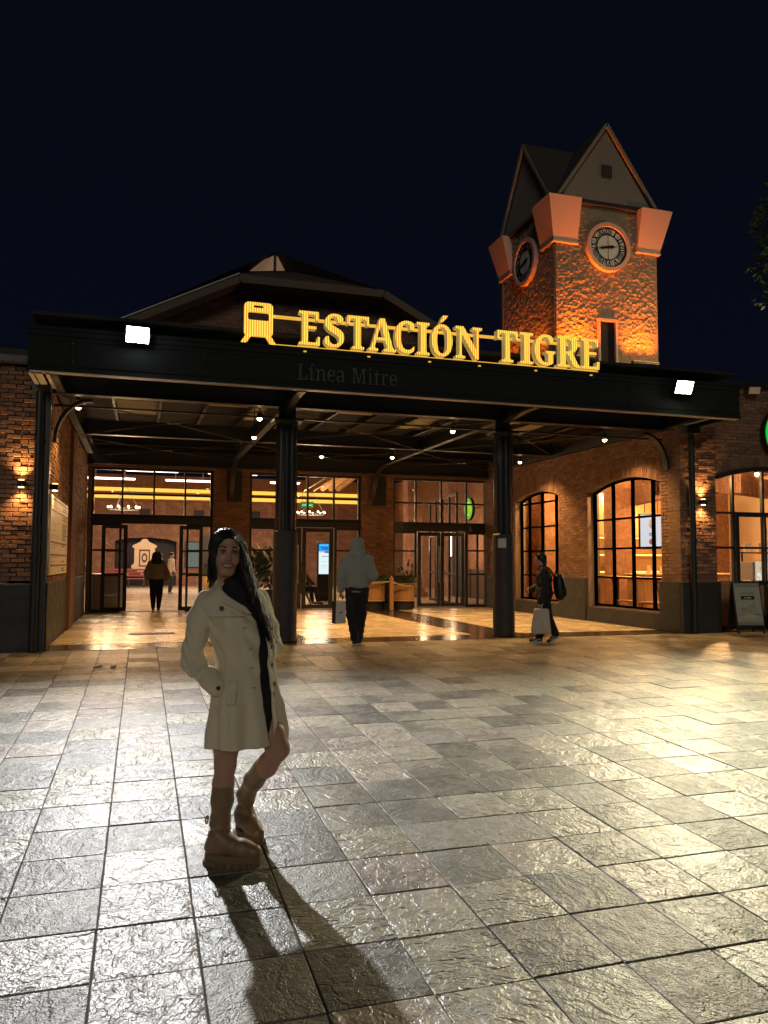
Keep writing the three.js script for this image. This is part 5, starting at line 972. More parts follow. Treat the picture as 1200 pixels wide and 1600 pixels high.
  mesh('cabinet', rbox(1.6, 1.4, 0.6, 0, 0.7, 0, 0.02), std(0.2, 0.2, 0.2, 0.5), ds); mesh('lit_panel', rbox(1.4, 0.6, 0.03, 0, 1.1, 0.31, 0.006), screenMat(signTex(128, 64, (x, w, h) => { x.fillStyle = '#cfc7ae'; x.fillRect(0, 0, w, h); const r = RNG(3); for (let i = 0; i < 60; i++) { x.fillStyle = ['#e9e2c8', '#a99f84', '#7d8a78', '#f5f0dd'][i % 4]; x.fillRect(r() * w, r() * h, 4 + r() * 14, 3 + r() * 8); } }), 0.9), ds, false);
  mesh('menu_card', [box(0.3, 0.22, 0.02, -0.5, 1.75, 0), box(0.3, 0.22, 0.02, 0.1, 1.75, 0), box(0.3, 0.22, 0.02, 0.6, 1.75, 0)], M.white, ds); mesh('card_rail', box(1.6, 0.03, 0.05, 0, 1.62, 0), M.black, ds); mesh('rail_post', [box(0.03, 0.24, 0.03, -0.75, 1.5, 0), box(0.03, 0.24, 0.03, 0.75, 1.5, 0)], M.black, ds);
}

// ---------------------------------------------------------------- pavement board and bin by the cafe
{
  const t = thing('sandwich_board', 'black folding pavement board with a pale food poster by the cafe door', 'sign board', [11.05, 0.02, -12.42], -0.28);
  const g = signTex(300, 520, (x, w, h) => {
    x.fillStyle = '#a7a99a'; x.fillRect(0, 0, w, h); x.fillStyle = '#8f9384'; x.fillRect(0, 0, w, 44); x.fillStyle = '#6b6f62'; x.fillRect(0, 44, w, 4); x.fillStyle = '#3e4038'; x.font = '44px serif'; x.textAlign = 'center'; x.fillText('SALADO', w / 2, 140);
    x.fillStyle = '#20221f'; x.fillRect(70, 158, 160, 48); x.fillStyle = '#d8d8cc'; x.font = 'bold 32px sans-serif'; x.fillText('8.300', w / 2, 194);
    const blobs = [['#b9b3a0', 150, 300, 70, 62], ['#8d8270', 90, 330, 40, 36], ['#9a8f7b', 150, 330, 46, 50], ['#7d5a48', 70, 400, 44, 18], ['#75604b', 236, 396, 50, 22], ['#c9c6b4', 150, 410, 120, 22], ['#6d6252', 210, 290, 10, 40], ['#a0957f', 180, 280, 30, 24]];
    for (const [c, bx, by, rx, ry] of blobs) { x.globalAlpha = 0.6; x.fillStyle = c; x.beginPath(); x.ellipse(bx, by, rx, ry, 0, 0, 7); x.fill(); } x.globalAlpha = 1; x.fillStyle = '#888c7c'; x.fillRect(0, 480, w, 40);
  });
  for (const s of [1, -1]) {
    const p = new THREE.Group(); p.name = s > 0 ? 'front_panel' : 'rear_panel'; p.position.set(0, 0.99, s * 0.01); p.rotation.x = -s * 0.22; t.add(p);
    mesh('frame', rbox(0.54, 0.86, 0.03, 0, -0.43, 0, 0.01), M.black, p); for (const q of [-0.24, 0.24]) mesh('leg', box(0.03, 0.14, 0.025, q, -0.92, 0), M.black, p);
    if (s > 0) mesh('poster', new THREE.PlaneGeometry(0.49, 0.8).translate(0, -0.43, 0.018), new THREE.MeshStandardMaterial({ map: g, roughness: 0.35 }), p, false);
  }
  const b = thing('litter_bin', 'dark round litter bin at the right edge beside the pavement board', 'bin', [11.98, 0.01, -12.45]);
  mesh('drum', new THREE.LatheGeometry([[0.001, 0.02], [0.2, 0.02], [0.22, 0.06], [0.22, 0.62], [0.235, 0.64], [0.235, 0.68], [0.18, 0.72], [0.001, 0.73]].map((p) => new THREE.Vector2(...p)), 32), std(0.02, 0.02, 0.021, 0.4), b); mesh('base', cyl(0.2, 0.2, 0.03, 0, 0.012, 0, 24), M.black, b);
}

// ---------------------------------------------------------------- people
const skinM = phys(0.46, 0.25, 0.17, 0.5, { sheen: 0.2, sheenRoughness: 0.5 });
const clothB = tex(256, 256, (u, v) => 0.5 + 0.25 * Math.sin(u * 256 * 0.8) * Math.sin(v * 256 * 0.8) + 0.4 * (fbm(u * 30, v * 30, 91, 3) - 0.5));
const hairB = tex(256, 256, (u, v) => fbm(u * 60, v * 3, 95, 3));
const cloth = (r, g, b, rough = 0.9) => std(r, g, b, rough);
const hairM = phys(0.012, 0.009, 0.008, 0.42, { specularIntensity: 0.8 });
// hand at wrist w, fingers along d, palm facing n, thumb towards side; curl 0 open .. 1 fist
function handPrims(w, d, n, curl = 0.5, s = 1, mirror = 1) {
  const D = V(...d).normalize(), N = V(...n).normalize(), S = D.clone().cross(N).multiplyScalar(mirror).normalize(), W = V(...w), out = [], q = (p, r, p2, r2) => out.push([p.x, p.y, p.z, r * s, p2.x, p2.y, p2.z, r2 * s]);
  const at = (a, b, c) => W.clone().addScaledVector(D, a * s).addScaledVector(S, b * s).addScaledVector(N, c * s);
  q(at(0, 0, 0), 0.022, at(0.05, 0.012, 0), 0.018); q(at(0.02, -0.01, 0), 0.018, at(0.075, -0.022, 0), 0.014); q(at(0.02, 0.012, 0), 0.018, at(0.078, 0.024, 0), 0.014);
  const len = [0.070, 0.080, 0.075, 0.058];
  for (let f = 0; f < 4; f++) {
    const b = 0.027 - f * 0.018; let p = at(0.085 - Math.abs(f - 1) * 0.004, b, 0), a = curl * 0.9;
    for (let k = 0; k < 3; k++) { const L = len[f] * [0.45, 0.32, 0.27][k] * s, e = p.clone().addScaledVector(D, Math.cos(a) * L).addScaledVector(N, Math.sin(a) * L); q(p, 0.0092 - k * 0.001, e, 0.0085 - k * 0.001); p = e; a += curl * 1.1; }
  }
  let p = at(0.02, 0.024, 0.006); const t1 = at(0.05, 0.048, 0.016 + 0.02 * curl), t2 = at(0.08, 0.052 - 0.02 * curl, 0.022 + 0.03 * curl); q(p, 0.013, t1, 0.0105); q(t1, 0.0105, t2, 0.009);
  return out;
}
const chain = (pts) => pts.slice(1).map((p, i) => [...pts[i], ...p]);   // pts: [x, y, z, r]

// ---- the woman in the trench coat; local x to the right of the picture, z towards the camera
{
  const wx = (px, k = 1) => (px - 370) * 0.0034 * k, wy = (py) => (1350 - py) * 0.0034;
  const P = thing('person', 'person in an open beige trench coat and tan boots smiling in the foreground', 'person', [0.512, groundY(-4.33), -4.33], -7 * D2R);
  const PSI = 33 * D2R, F = [Math.sin(PSI), Math.cos(PSI)], S = [Math.cos(PSI), -Math.sin(PSI)];
  const HX = wx(351), HY = 1.626, HZ = 0.04, HK = 1.0;
  // head
  const yaw = 0.10, tilt = -0.06;
  const headF = (x, y, z) => {
    let d = ell(x, y, z, [0, 0.042, -0.016, 0.073, 0.090, 0.090]);
    d = smin(d, ell(x, y, z, [0, -0.030, 0.018, 0.058, 0.078, 0.064]), 0.035);
    d = smin(d, cap(x, y, z, [-0.018, -0.094, 0.050, 0.020, 0.018, -0.094, 0.050, 0.020]), 0.03);
    for (const s of [-1, 1]) { d = smin(d, ell(x, y, z, [s * 0.036, -0.030, 0.054, 0.024, 0.022, 0.022]), 0.02); d = smin(d, cap(x, y, z, [s * 0.012, 0.036, 0.074, 0.009, s * 0.045, 0.034, 0.060, 0.008]), 0.016); }
    for (const s of [-1, 1]) d = smax(d, -ell(x, y, z, [s * 0.030, 0.013, 0.087, 0.017, 0.0095, 0.018]), 0.012);
    d = smin(d, cap(x, y, z, [0, 0.020, 0.076, 0.0065, 0, -0.020, 0.093, 0.0095]), 0.012);
    for (const s of [-1, 1]) d = smin(d, ell(x, y, z, [s * 0.0105, -0.026, 0.083, 0.0085, 0.0075, 0.010]), 0.008);
    d = smax(d, -ell(x, y, z, [0, -0.0585, 0.089, 0.028, 0.0088, 0.017]), 0.005);
    for (const s of [-1, 1]) d = smin(d, ell(x, y, z, [s * 0.074, 0.005, -0.012, 0.008, 0.028, 0.017]), 0.008);
    return smin(d, cap(x, y, z, [0, -0.06, -0.02, 0.050, 0.012, -0.21, -0.045, 0.055]), 0.03);
  };
  const place = (g) => g.scale(HK, HK, HK).rotateX(0.04).rotateZ(tilt).rotateY(yaw).translate(HX, HY, HZ);
  const head = place(nets(headF, [-0.1, -0.2, -0.13], [0.1, 0.15, 0.13], 0.0028));
  const legs = [...chain([[-0.005, 0.84, 0.03, 0.068], [wx(354), wy(1168), 0.06, 0.066], [wx(353), wy(1195), 0.065, 0.053], [wx(350), wy(1228), 0.05, 0.052], [wx(347), wy(1290), 0.03, 0.036], [wx(347), 0.06, 0.03, 0.036]]),
    ...chain([[0.09, 0.84, -0.02, 0.068], [wx(424), wy(1156), 0.02, 0.069], [wx(435), wy(1178), 0.03, 0.055], [wx(417), wy(1210), -0.05, 0.056], [wx(396, 1.05), wy(1244), -0.20, 0.046], [wx(384, 1.07), wy(1282), -0.34, 0.036], [wx(382, 1.08), 0.07, -0.37, 0.036]])];
  const torso = [[-0.025, 1.46, 0.0, 0.048, -0.01, 1.34, 0.0, 0.075], [-0.005, 1.30, 0.01, 0.125, 0.15, 0.085], [0.045, 1.08, 0.01, 0.10, 0.14, 0.08], [0.045, 0.90, 0.005, 0.105, 0.13, 0.085]];
  const armL = chain([[0.11, 1.37, -0.10, 0.045], [0.17, 1.10, -0.24, 0.040], [0.06, 0.96, -0.25, 0.028]]), armR = chain([[-0.165, 1.37, 0.07, 0.045], [-0.237, 1.075, 0.015, 0.036], [-0.165, 0.985, 0.075, 0.03], [-0.10, 0.945, 0.09, 0.026]]);
  const body = blob([...torso, ...legs, ...armL, ...armR], 0.03, 0.011);
  const hands = [blob(handPrims([0.06, 0.96, -0.25], [-0.9, -0.3, 0.1], [0, 0.2, 1], 0.5), 0.008, 0.004), blob(handPrims([-0.08, 0.935, 0.075], [0.7, -0.5, -0.5], [0, 0.2, -1], 0.4, 0.85, -1), 0.008, 0.004)];
  mesh('body', [head, body, ...hands], skinM, P, false);
  // face details
  const eyeW = phys(0.34, 0.32, 0.30, 0.15, { clearcoat: 1 }), dark = std(0.012, 0.008, 0.006, 0.5);
  for (const s of [-1, 1]) {
    mesh('eye', place(sph(0.0118, s * 0.030, 0.0135, 0.0635, 16)), eyeW, P, false); mesh('iris', place(sph(0.0074, s * 0.030 + 0.0006, 0.0132, 0.0692, 14)), phys(0.03, 0.014, 0.008, 0.1, { clearcoat: 1 }), P, false);
    mesh('eyelash', place(tube([[s * 0.017, 0.0165, 0.0755], [s * 0.026, 0.0222, 0.0785], [s * 0.036, 0.0215, 0.0755], [s * 0.046, 0.0175, 0.067]], 0.0020, 14, 6)), dark, P, false);
    mesh('eyelid_line', place(tube([[s * 0.019, 0.0085, 0.0755], [s * 0.030, 0.0045, 0.0775], [s * 0.041, 0.0085, 0.0725]], 0.0011, 12, 6)), dark, P, false);
    mesh('eyebrow', place(tube([[s * 0.013, 0.0345, 0.0845], [s * 0.026, 0.0405, 0.0825], [s * 0.040, 0.0405, 0.0755], [s * 0.051, 0.0335, 0.065]], 0.0029, 16, 6)), dark, P, false);
  }
  const lipM = phys(0.36, 0.10, 0.085, 0.35);
  mesh('upper_lip', place(tube([[-0.033, -0.0480, 0.0715], [-0.017, -0.0495, 0.0835], [-0.004, -0.0486, 0.0878], [0, -0.0494, 0.0880], [0.004, -0.0486, 0.0878], [0.017, -0.0495, 0.0835], [0.033, -0.0480, 0.0715]], 0.0034, 24, 8)), lipM, P, false);
  mesh('lower_lip', place(tube([[-0.033, -0.0480, 0.0715], [-0.019, -0.0635, 0.0805], [0, -0.0700, 0.0840], [0.019, -0.0635, 0.0805], [0.033, -0.0480, 0.0715]], 0.0042, 24, 8)), lipM, P, false);
  mesh('teeth', place(new THREE.SphereGeometry(1, 24, 12).scale(0.0270, 0.0085, 0.013).translate(0, -0.0562, 0.0695)), phys(0.8, 0.76, 0.68, 0.2), P, false);
  // hair: a shell over the skull, a fall behind and a long mass over her left shoulder
  const hx = (px) => wx(px), hy = (py) => wy(py);
  const hairMass = [[HX - 0.008, HY + 0.040, HZ - 0.022, 0.092, 0.102, 0.104],
    ...chain([[hx(336), hy(862), HZ - 0.03, 0.034], [hx(333), hy(885), HZ - 0.03, 0.034], [hx(333), hy(908), HZ - 0.05, 0.032], [hx(340), hy(930), HZ - 0.09, 0.028]]),
    ...chain([[hx(370), hy(860), HZ - 0.02, 0.033], [hx(374), hy(885), HZ - 0.012, 0.033], [hx(382), hy(912), HZ + 0.005, 0.034], [hx(394), hy(945), HZ + 0.03, 0.032], [hx(406), hy(976), HZ + 0.03, 0.028], [hx(418), hy(1004), HZ + 0.025, 0.018]]),
    ...chain([[hx(357), hy(862), HZ - 0.065, 0.078], [hx(360), hy(905), HZ - 0.10, 0.078], [hx(368), hy(955), HZ - 0.17, 0.07], [hx(372), hy(1000), HZ - 0.18, 0.04]])];
  const wave = (d, x, y, z) => {
    const a = Math.atan2(z - HZ + 0.02, x - HX);
    d += 0.0030 * Math.sin(a * 38 + 6 * Math.sin(y * 22)) + 0.006 * Math.sin(y * 34 + x * 30) * smoothstep(1.5 - y, 0, 0.15);
    // leave the face free: an egg cut out of the front, with a soft parting
    const lx = x - HX - 0.004, ly = y - HY, lz = z - HZ;
    const face = Math.max(ell(lx, ly, lz, [0.0, -0.022, 0.088, 0.064, 0.104, 0.088]), -(lz - 0.012));
    return smax(d, -face, 0.012);
  };
  mesh('hair', blob(hairMass, 0.03, 0.0055, wave), hairM, P, false);
  const r = RNG(404), strands = [];
  for (let i = 0; i < 150; i++) {                      // loose strands along the outline
    const right = r() < 0.65, j = () => (r() - 0.5) * 0.03, o = (r() - 0.5) * 0.05, z = HZ + (r() - 0.5) * 0.09;
    strands.push(right ? tube([[hx(366) + o * 0.3, hy(846) + j(), z - 0.02], [hx(380) + o * 0.4 + j() * 0.4, hy(876) + j(), z + 0.005], [hx(390) + o * 0.8 + j(), hy(918), z + 0.015], [hx(403) + o + j(), hy(958), z + 0.035], [hx(420) + o + 2 * j(), hy(996 + r() * 22), z + 0.03]], 0.0011, 18, 3)
      : tube([[hx(345) + o * 0.3, hy(846) + j(), z - 0.03], [hx(329) + j() * 0.4, hy(868), z - 0.03], [hx(325) + j(), hy(895), z - 0.03], [hx(327) + 2 * j(), hy(915 + r() * 16), z - 0.05]], 0.0011, 14, 3));
  }
  mesh('loose_strands', strands, hairM, P, false);
  // black roll-neck dress
  mesh('dress', blob([[HX + 0.012, 1.49, HZ - 0.035, 0.057, -0.012, 1.37, 0.005, 0.088], [0.0, 1.29, 0.015, 0.135, 0.16, 0.098], [0.05, 1.08, 0.015, 0.128, 0.16, 0.102], [0.05, 0.88, 0.015, 0.15, 0.17, 0.115], ...chain([[0.05, 0.84, 0.02, 0.13], [0.06, 0.70, 0.02, 0.13]])], 0.05, 0.011, (d, x, y, z) => Math.max(d, 0.665 - y)), std(0.008, 0.009, 0.014, 0.85), P, false);
  // coat body: rings round the torso, open at the front, double walled
  const rings = [[1.476, -0.028, 0.0, 0.080, 0.070, 72, 44], [1.455, -0.030, 0.0, 0.115, 0.082, 57, 38], [1.43, -0.032, 0.0, 0.158, 0.094, 40, 32], [1.395, -0.030, 0.002, 0.188, 0.106, 23, 28], [1.35, -0.020, 0.004, 0.198, 0.118, 5, 26], [1.26, 0.006, 0.008, 0.190, 0.130, -7, 27], [1.15, 0.030, 0.010, 0.172, 0.134, -3, 21], [1.05, 0.042, 0.012, 0.162, 0.132, 1, 19], [0.95, 0.046, 0.012, 0.174, 0.138, 1, 19], [0.80, 0.050, 0.012, 0.203, 0.148, -2, 16], [0.70, 0.052, 0.012, 0.212, 0.150, -6, 17], [0.618, 0.052, 0.012, 0.216, 0.150, -12, 19]];
  const ringAt = (y) => { let i = 0; while (i < rings.length - 2 && y < rings[i + 1][0]) i++; const A = rings[i], B = rings[i + 1], t = clamp((A[0] - y) / (A[0] - B[0]), 0, 1), s = t; return A.map((v, k) => lerp(v, B[k], s)); };
  const coatPt = (y, phi, off = 0) => {
    const R = ringAt(y), a = R[3] + off, b = R[4] + off, c = Math.cos(phi), s = Math.sin(phi);
    const low = smoothstep(1.05 - y, 0, 0.4), fold = (0.010 * Math.sin(phi * 7 + 1.3) + 0.007 * Math.sin(phi * 12 + y * 5)) * low + 0.005 * Math.sin(y * 38 + phi * 5 + 2 * Math.sin(phi * 4)) * (1 - low) * smoothstep(y, 0.9, 1.05) + 0.016 * (fbm(phi * 4 + 9, y * 10, 55, 4) - 0.5);
    const k = 1 + fold / 0.15, pw = 0.9, cs = Math.sign(c) * Math.pow(Math.abs(c), pw), sn = Math.sign(s) * Math.pow(Math.abs(s), pw);
    return [R[1] + (a * sn * S[0] + b * cs * F[0]) * k, y, R[2] + (a * sn * S[1] + b * cs * F[1]) * k];
  };
  const shell = (y0, y1, ny, nphi, edges, th = 0.006, off = 0, hem = () => 0) => {
    const grid = [], idx = []; const put = (o) => { const base = grid.length / 3; for (let j = 0; j <= ny; j++) for (let i = 0; i <= nphi; i++) { let y = lerp(y0, y1, j / ny); const [e0, e1] = edges(y), phi = lerp(e0, e1, i / nphi); const q = coatPt(y, phi, off + o); q[1] += hem(phi) * (j / ny); grid.push(...q); } return base; };
    const A = put(0), B = put(-th), n = nphi + 1;
    const q = (a, b, c, d) => idx.push(a, b, c, a, c, d);
    for (let j = 0; j < ny; j++) for (let i = 0; i < nphi; i++) { const a = A + j * n + i, b = B + j * n + i; q(a, a + n, a + n + 1, a + 1); q(b, b + 1, b + n + 1, b + n); }
    for (let j = 0; j < ny; j++) { q(A + j * n, B + j * n, B + (j + 1) * n, A + (j + 1) * n); q(A + j * n + nphi, A + (j + 1) * n + nphi, B + (j + 1) * n + nphi, B + j * n + nphi); }
    for (let i = 0; i < nphi; i++) { q(A + ny * n + i, B + ny * n + i, B + ny * n + i + 1, A + ny * n + i + 1); q(A + i, A + i + 1, B + i + 1, B + i); }
    const g = new THREE.BufferGeometry(); g.setAttribute('position', new THREE.Float32BufferAttribute(grid, 3)); g.setIndex(idx); g.computeVertexNormals(); return g;
  };
  const coatM = std(0.72, 0.64, 0.46, 0.86, { bumpMap: rep(grain, 6), bumpScale: 0.0012 });
  const edge = (y) => { const R = ringAt(y); return [R[6] * D2R, (360 - R[5]) * D2R]; };
  const coat = mesh('coat', shell(1.476, 0.618, 120, 120, edge, 0.007, 0, (phi) => 0.03 * smoothstep(1.2 - phi, 0, 1.1)), coatM, P);
  // sleeves
  const sl = (pts, ph) => blob(chain(pts), 0.02, 0.008, (d, x, y, z) => d + 0.0055 * Math.sin(y * 62 + x * 46 + 3 * Math.sin(x * 30 + z * 20) + ph) * smoothstep(1.34 - y, 0, 0.2) + 0.008 * (fbm(x * 20 + 3, y * 15 + z * 9, 57, 3) - 0.5) * 2);
  mesh('sleeve', sl([[-0.165, 1.378, 0.065, 0.062], [-0.200, 1.28, 0.058, 0.065], [-0.240, 1.09, 0.015, 0.060], [-0.234, 1.05, 0.015, 0.058], [-0.165, 0.985, 0.075, 0.053], [-0.112, 0.945, 0.105, 0.052]], 0), coatM, coat);
  mesh('sleeve', sl([[0.105, 1.375, -0.09, 0.064], [0.150, 1.22, -0.15, 0.066], [0.185, 1.10, -0.235, 0.060], [0.10, 0.99, -0.25, 0.055]], 1), coatM, coat);
  mesh('cuff', blob([[-0.150, 0.974, 0.085, 0.057, -0.108, 0.938, 0.112, 0.057]], 0.01, 0.008), coatM, coat);
  mesh('pocket_flap', shell(0.965, 0.85, 10, 10, () => [300 * D2R, 318 * D2R], 0.006, 0.012), coatM, coat);
  // collar, storm flap, epaulette
  const collar = (() => { const P2 = [], idx = [], n = 60, m = 6; for (let j = 0; j <= m; j++) for (let i = 0; i <= n; i++) { const phi = lerp(44, 274, i / n) * D2R, t = j / m, y = 1.512 - 0.080 * t * t - 0.01 * t + (Math.abs(phi - Math.PI) < 1.2 ? 0.0 : -0.02), rr3 = 0.066 + 0.062 * t, b = rr3 * 0.92; P2.push(-0.018 + rr3 * Math.sin(phi) * S[0] + b * Math.cos(phi) * F[0] - 0.01, y, 0.0 + rr3 * Math.sin(phi) * S[1] + b * Math.cos(phi) * F[1] + 0.005); } for (let j = 0; j < m; j++) for (let i = 0; i < n; i++) { const a = j * (n + 1) + i; idx.push(a, a + n + 1, a + n + 2, a, a + n + 2, a + 1); } const g = new THREE.BufferGeometry(); g.setAttribute('position', new THREE.Float32BufferAttribute(P2, 3)); g.setIndex(idx); g.computeVertexNormals(); return g; })();
  mesh('collar', collar, coatM, coat);
  mesh('storm_flap', shell(1.415, 1.300, 16, 30, (y) => { const R = ringAt(y); return [272 * D2R, (350 - Math.max(R[5], -2)) * D2R]; }, 0.006, 0.010), coatM, coat);
  mesh('lapel', shell(1.455, 1.19, 20, 8, (y) => { const R = ringAt(y), w = 26 * Math.sin(clamp((1.455 - y) / 0.265, 0, 1) * Math.PI); return [R[6] * D2R, (R[6] + 2 + w) * D2R]; }, 0.006, 0.012), coatM, coat);
  mesh('lapel', shell(1.46, 1.31, 16, 8, (y) => { const R = ringAt(y), w = 24 * Math.sin(clamp((1.46 - y) / 0.15, 0, 1) * Math.PI * 0.9 + 0.2); return [(360 - R[5] - 2 - w) * D2R, (360 - R[5]) * D2R]; }, 0.007, 0.018), coatM, coat);
  mesh('epaulette', rbox(0.1, 0.008, 0.036, 0, 0, 0, 0.004).rotateZ(0.45).rotateY(0.5).translate(-0.125, 1.445, 0.06), coatM, coat);
  mesh('side_seam', shell(1.2, 0.63, 40, 2, () => [286 * D2R, 287.2 * D2R], 0.004, 0.003), coatM, coat);
  for (const [y, d] of [[1.24, 344], [1.13, 345], [1.03, 346], [0.93, 347]]) mesh('buttonhole', shell(y + 0.002, y - 0.002, 1, 4, () => [(d - 3) * D2R, (d + 3) * D2R], 0.002, 0.0035), std(0.2, 0.16, 0.1, 0.9), coat);
  for (const d of [296, 302, 308]) mesh('pleat', shell(1.298, 1.22, 8, 2, (y) => [(d) * D2R, (d + 2.2) * D2R], 0.004, 0.005), coatM, coat);
  // buttons
  const btn = (y, deg, r0 = 0.0115) => { const q = coatPt(y, deg * D2R, 0.012), q0 = coatPt(y, deg * D2R, 0), d = V(q[0] - q0[0], 0, q[2] - q0[2]).normalize(); const g = new THREE.CylinderGeometry(r0, r0, 0.006, 16).rotateX(Math.PI / 2); g.applyQuaternion(new THREE.Quaternion().setFromUnitVectors(V(0, 0, 1), d)); mesh('button', g.translate(q[0], q[1], q[2]), std(0.035, 0.018, 0.010, 0.3), coat); };
  for (const y of [1.225, 1.13, 1.035, 0.935]) btn(y, ringAt(y)[6] + 9);
  { const q = coatPt(1.345, 318 * D2R, 0.024); mesh('button', new THREE.CylinderGeometry(0.012, 0.012, 0.006, 16).rotateX(Math.PI / 2 - 0.1).translate(...q), std(0.035, 0.018, 0.010, 0.3), coat); }
  for (const [bx, by, bz] of [[-0.165, 0.938, 0.120], [-0.098, 0.935, 0.166]]) mesh('button', new THREE.CylinderGeometry(0.011, 0.011, 0.008, 16).rotateX(Math.PI / 2).translate(bx, by, bz), std(0.035, 0.018, 0.010, 0.3), coat);
  // boots
  const bootM = phys(0.235, 0.145, 0.072, 0.5, { clearcoat: 0.15, clearcoatRoughness: 0.4 }), soleM = std(0.20, 0.13, 0.07, 0.75);
  const boot = (shaft, ank, ry, ph) => {
    const c = Math.cos(ry), s = Math.sin(ry), L = (x, y, z) => [ank[0] + x * c + z * s, y, ank[1] - x * s + z * c];   // local x runs from heel to toe
    const foot = [[...L(-0.02, 0.13, 0), 0.050, ...L(0.03, 0.115, 0), 0.050], [...L(0.03, 0.10, 0), 0.050, ...L(0.12, 0.085, 0.004), 0.046], [...L(0.12, 0.082, 0.004), 0.046, ...L(0.185, 0.072, 0.004), 0.038], [...L(-0.045, 0.085, 0), 0.040, ...L(0.0, 0.09, 0), 0.046]];
    const b = mesh('boot', blob([...chain(shaft), ...foot], 0.03, 0.007, (d, x, y, z) => Math.max(d + 0.0035 * Math.sin(y * 130 + x * 25 + ph) * Math.exp(-((y - 0.19) ** 2) / 0.0022) + 0.002 * (fbm(x * 30, y * 24 + z * 12, 58, 2) - 0.5), 0.045 - y)), bootM, P, false);
    const o = []; for (let i = 0; i < 28; i++) { const a = i / 28 * 6.283, cx = Math.cos(a), k = cx > 0 ? 0.15 : 0.095, w = (0.049 + 0.010 * Math.max(0, Math.sin((cx + 0.4) * 1.6))); o.push([0.065 + (cx > 0 ? 1 : 1.0) * cx * 0.145, w * Math.sin(a)]); }
    const put = (g) => g.rotateX(-Math.PI / 2).rotateY(ry).translate(ank[0], 0, ank[1]);
    mesh('sole', [put(poly(o, 0.036, 0.004).translate(0, 0, 0.020))], soleM, b);
    for (let i = 0; i < 28; i++) { const q = o[i]; mesh('lug', [put(new THREE.BoxGeometry(0.022, 0.030, 0.024).rotateZ(Math.atan2(q[1], q[0] - 0.065)).translate(q[0] * 0.985 + 0.065 * 0.015, q[1] * 0.9, 0.012))], soleM, b); }
    mesh('pull_tab', new THREE.TorusGeometry(0.02, 0.005, 6, 14).rotateY(Math.PI / 2 + ry).translate(...L(-0.075, 0.225, 0)), bootM, b);
  };
  boot([[wx(350), wy(1232), 0.055, 0.056], [wx(349), wy(1250), 0.045, 0.055], [wx(346.5), wy(1285), 0.03, 0.049], [wx(347), 0.14, 0.03, 0.05]], [wx(347), 0.03], -0.28, 0);
  boot([[wx(413), wy(1212), -0.06, 0.058], [wx(397, 1.05), wy(1242), -0.19, 0.053], [wx(386, 1.07), wy(1274), -0.32, 0.048], [wx(383, 1.08), 0.14, -0.37, 0.048]], [wx(383, 1.08), -0.37], -1.15, 1);
}

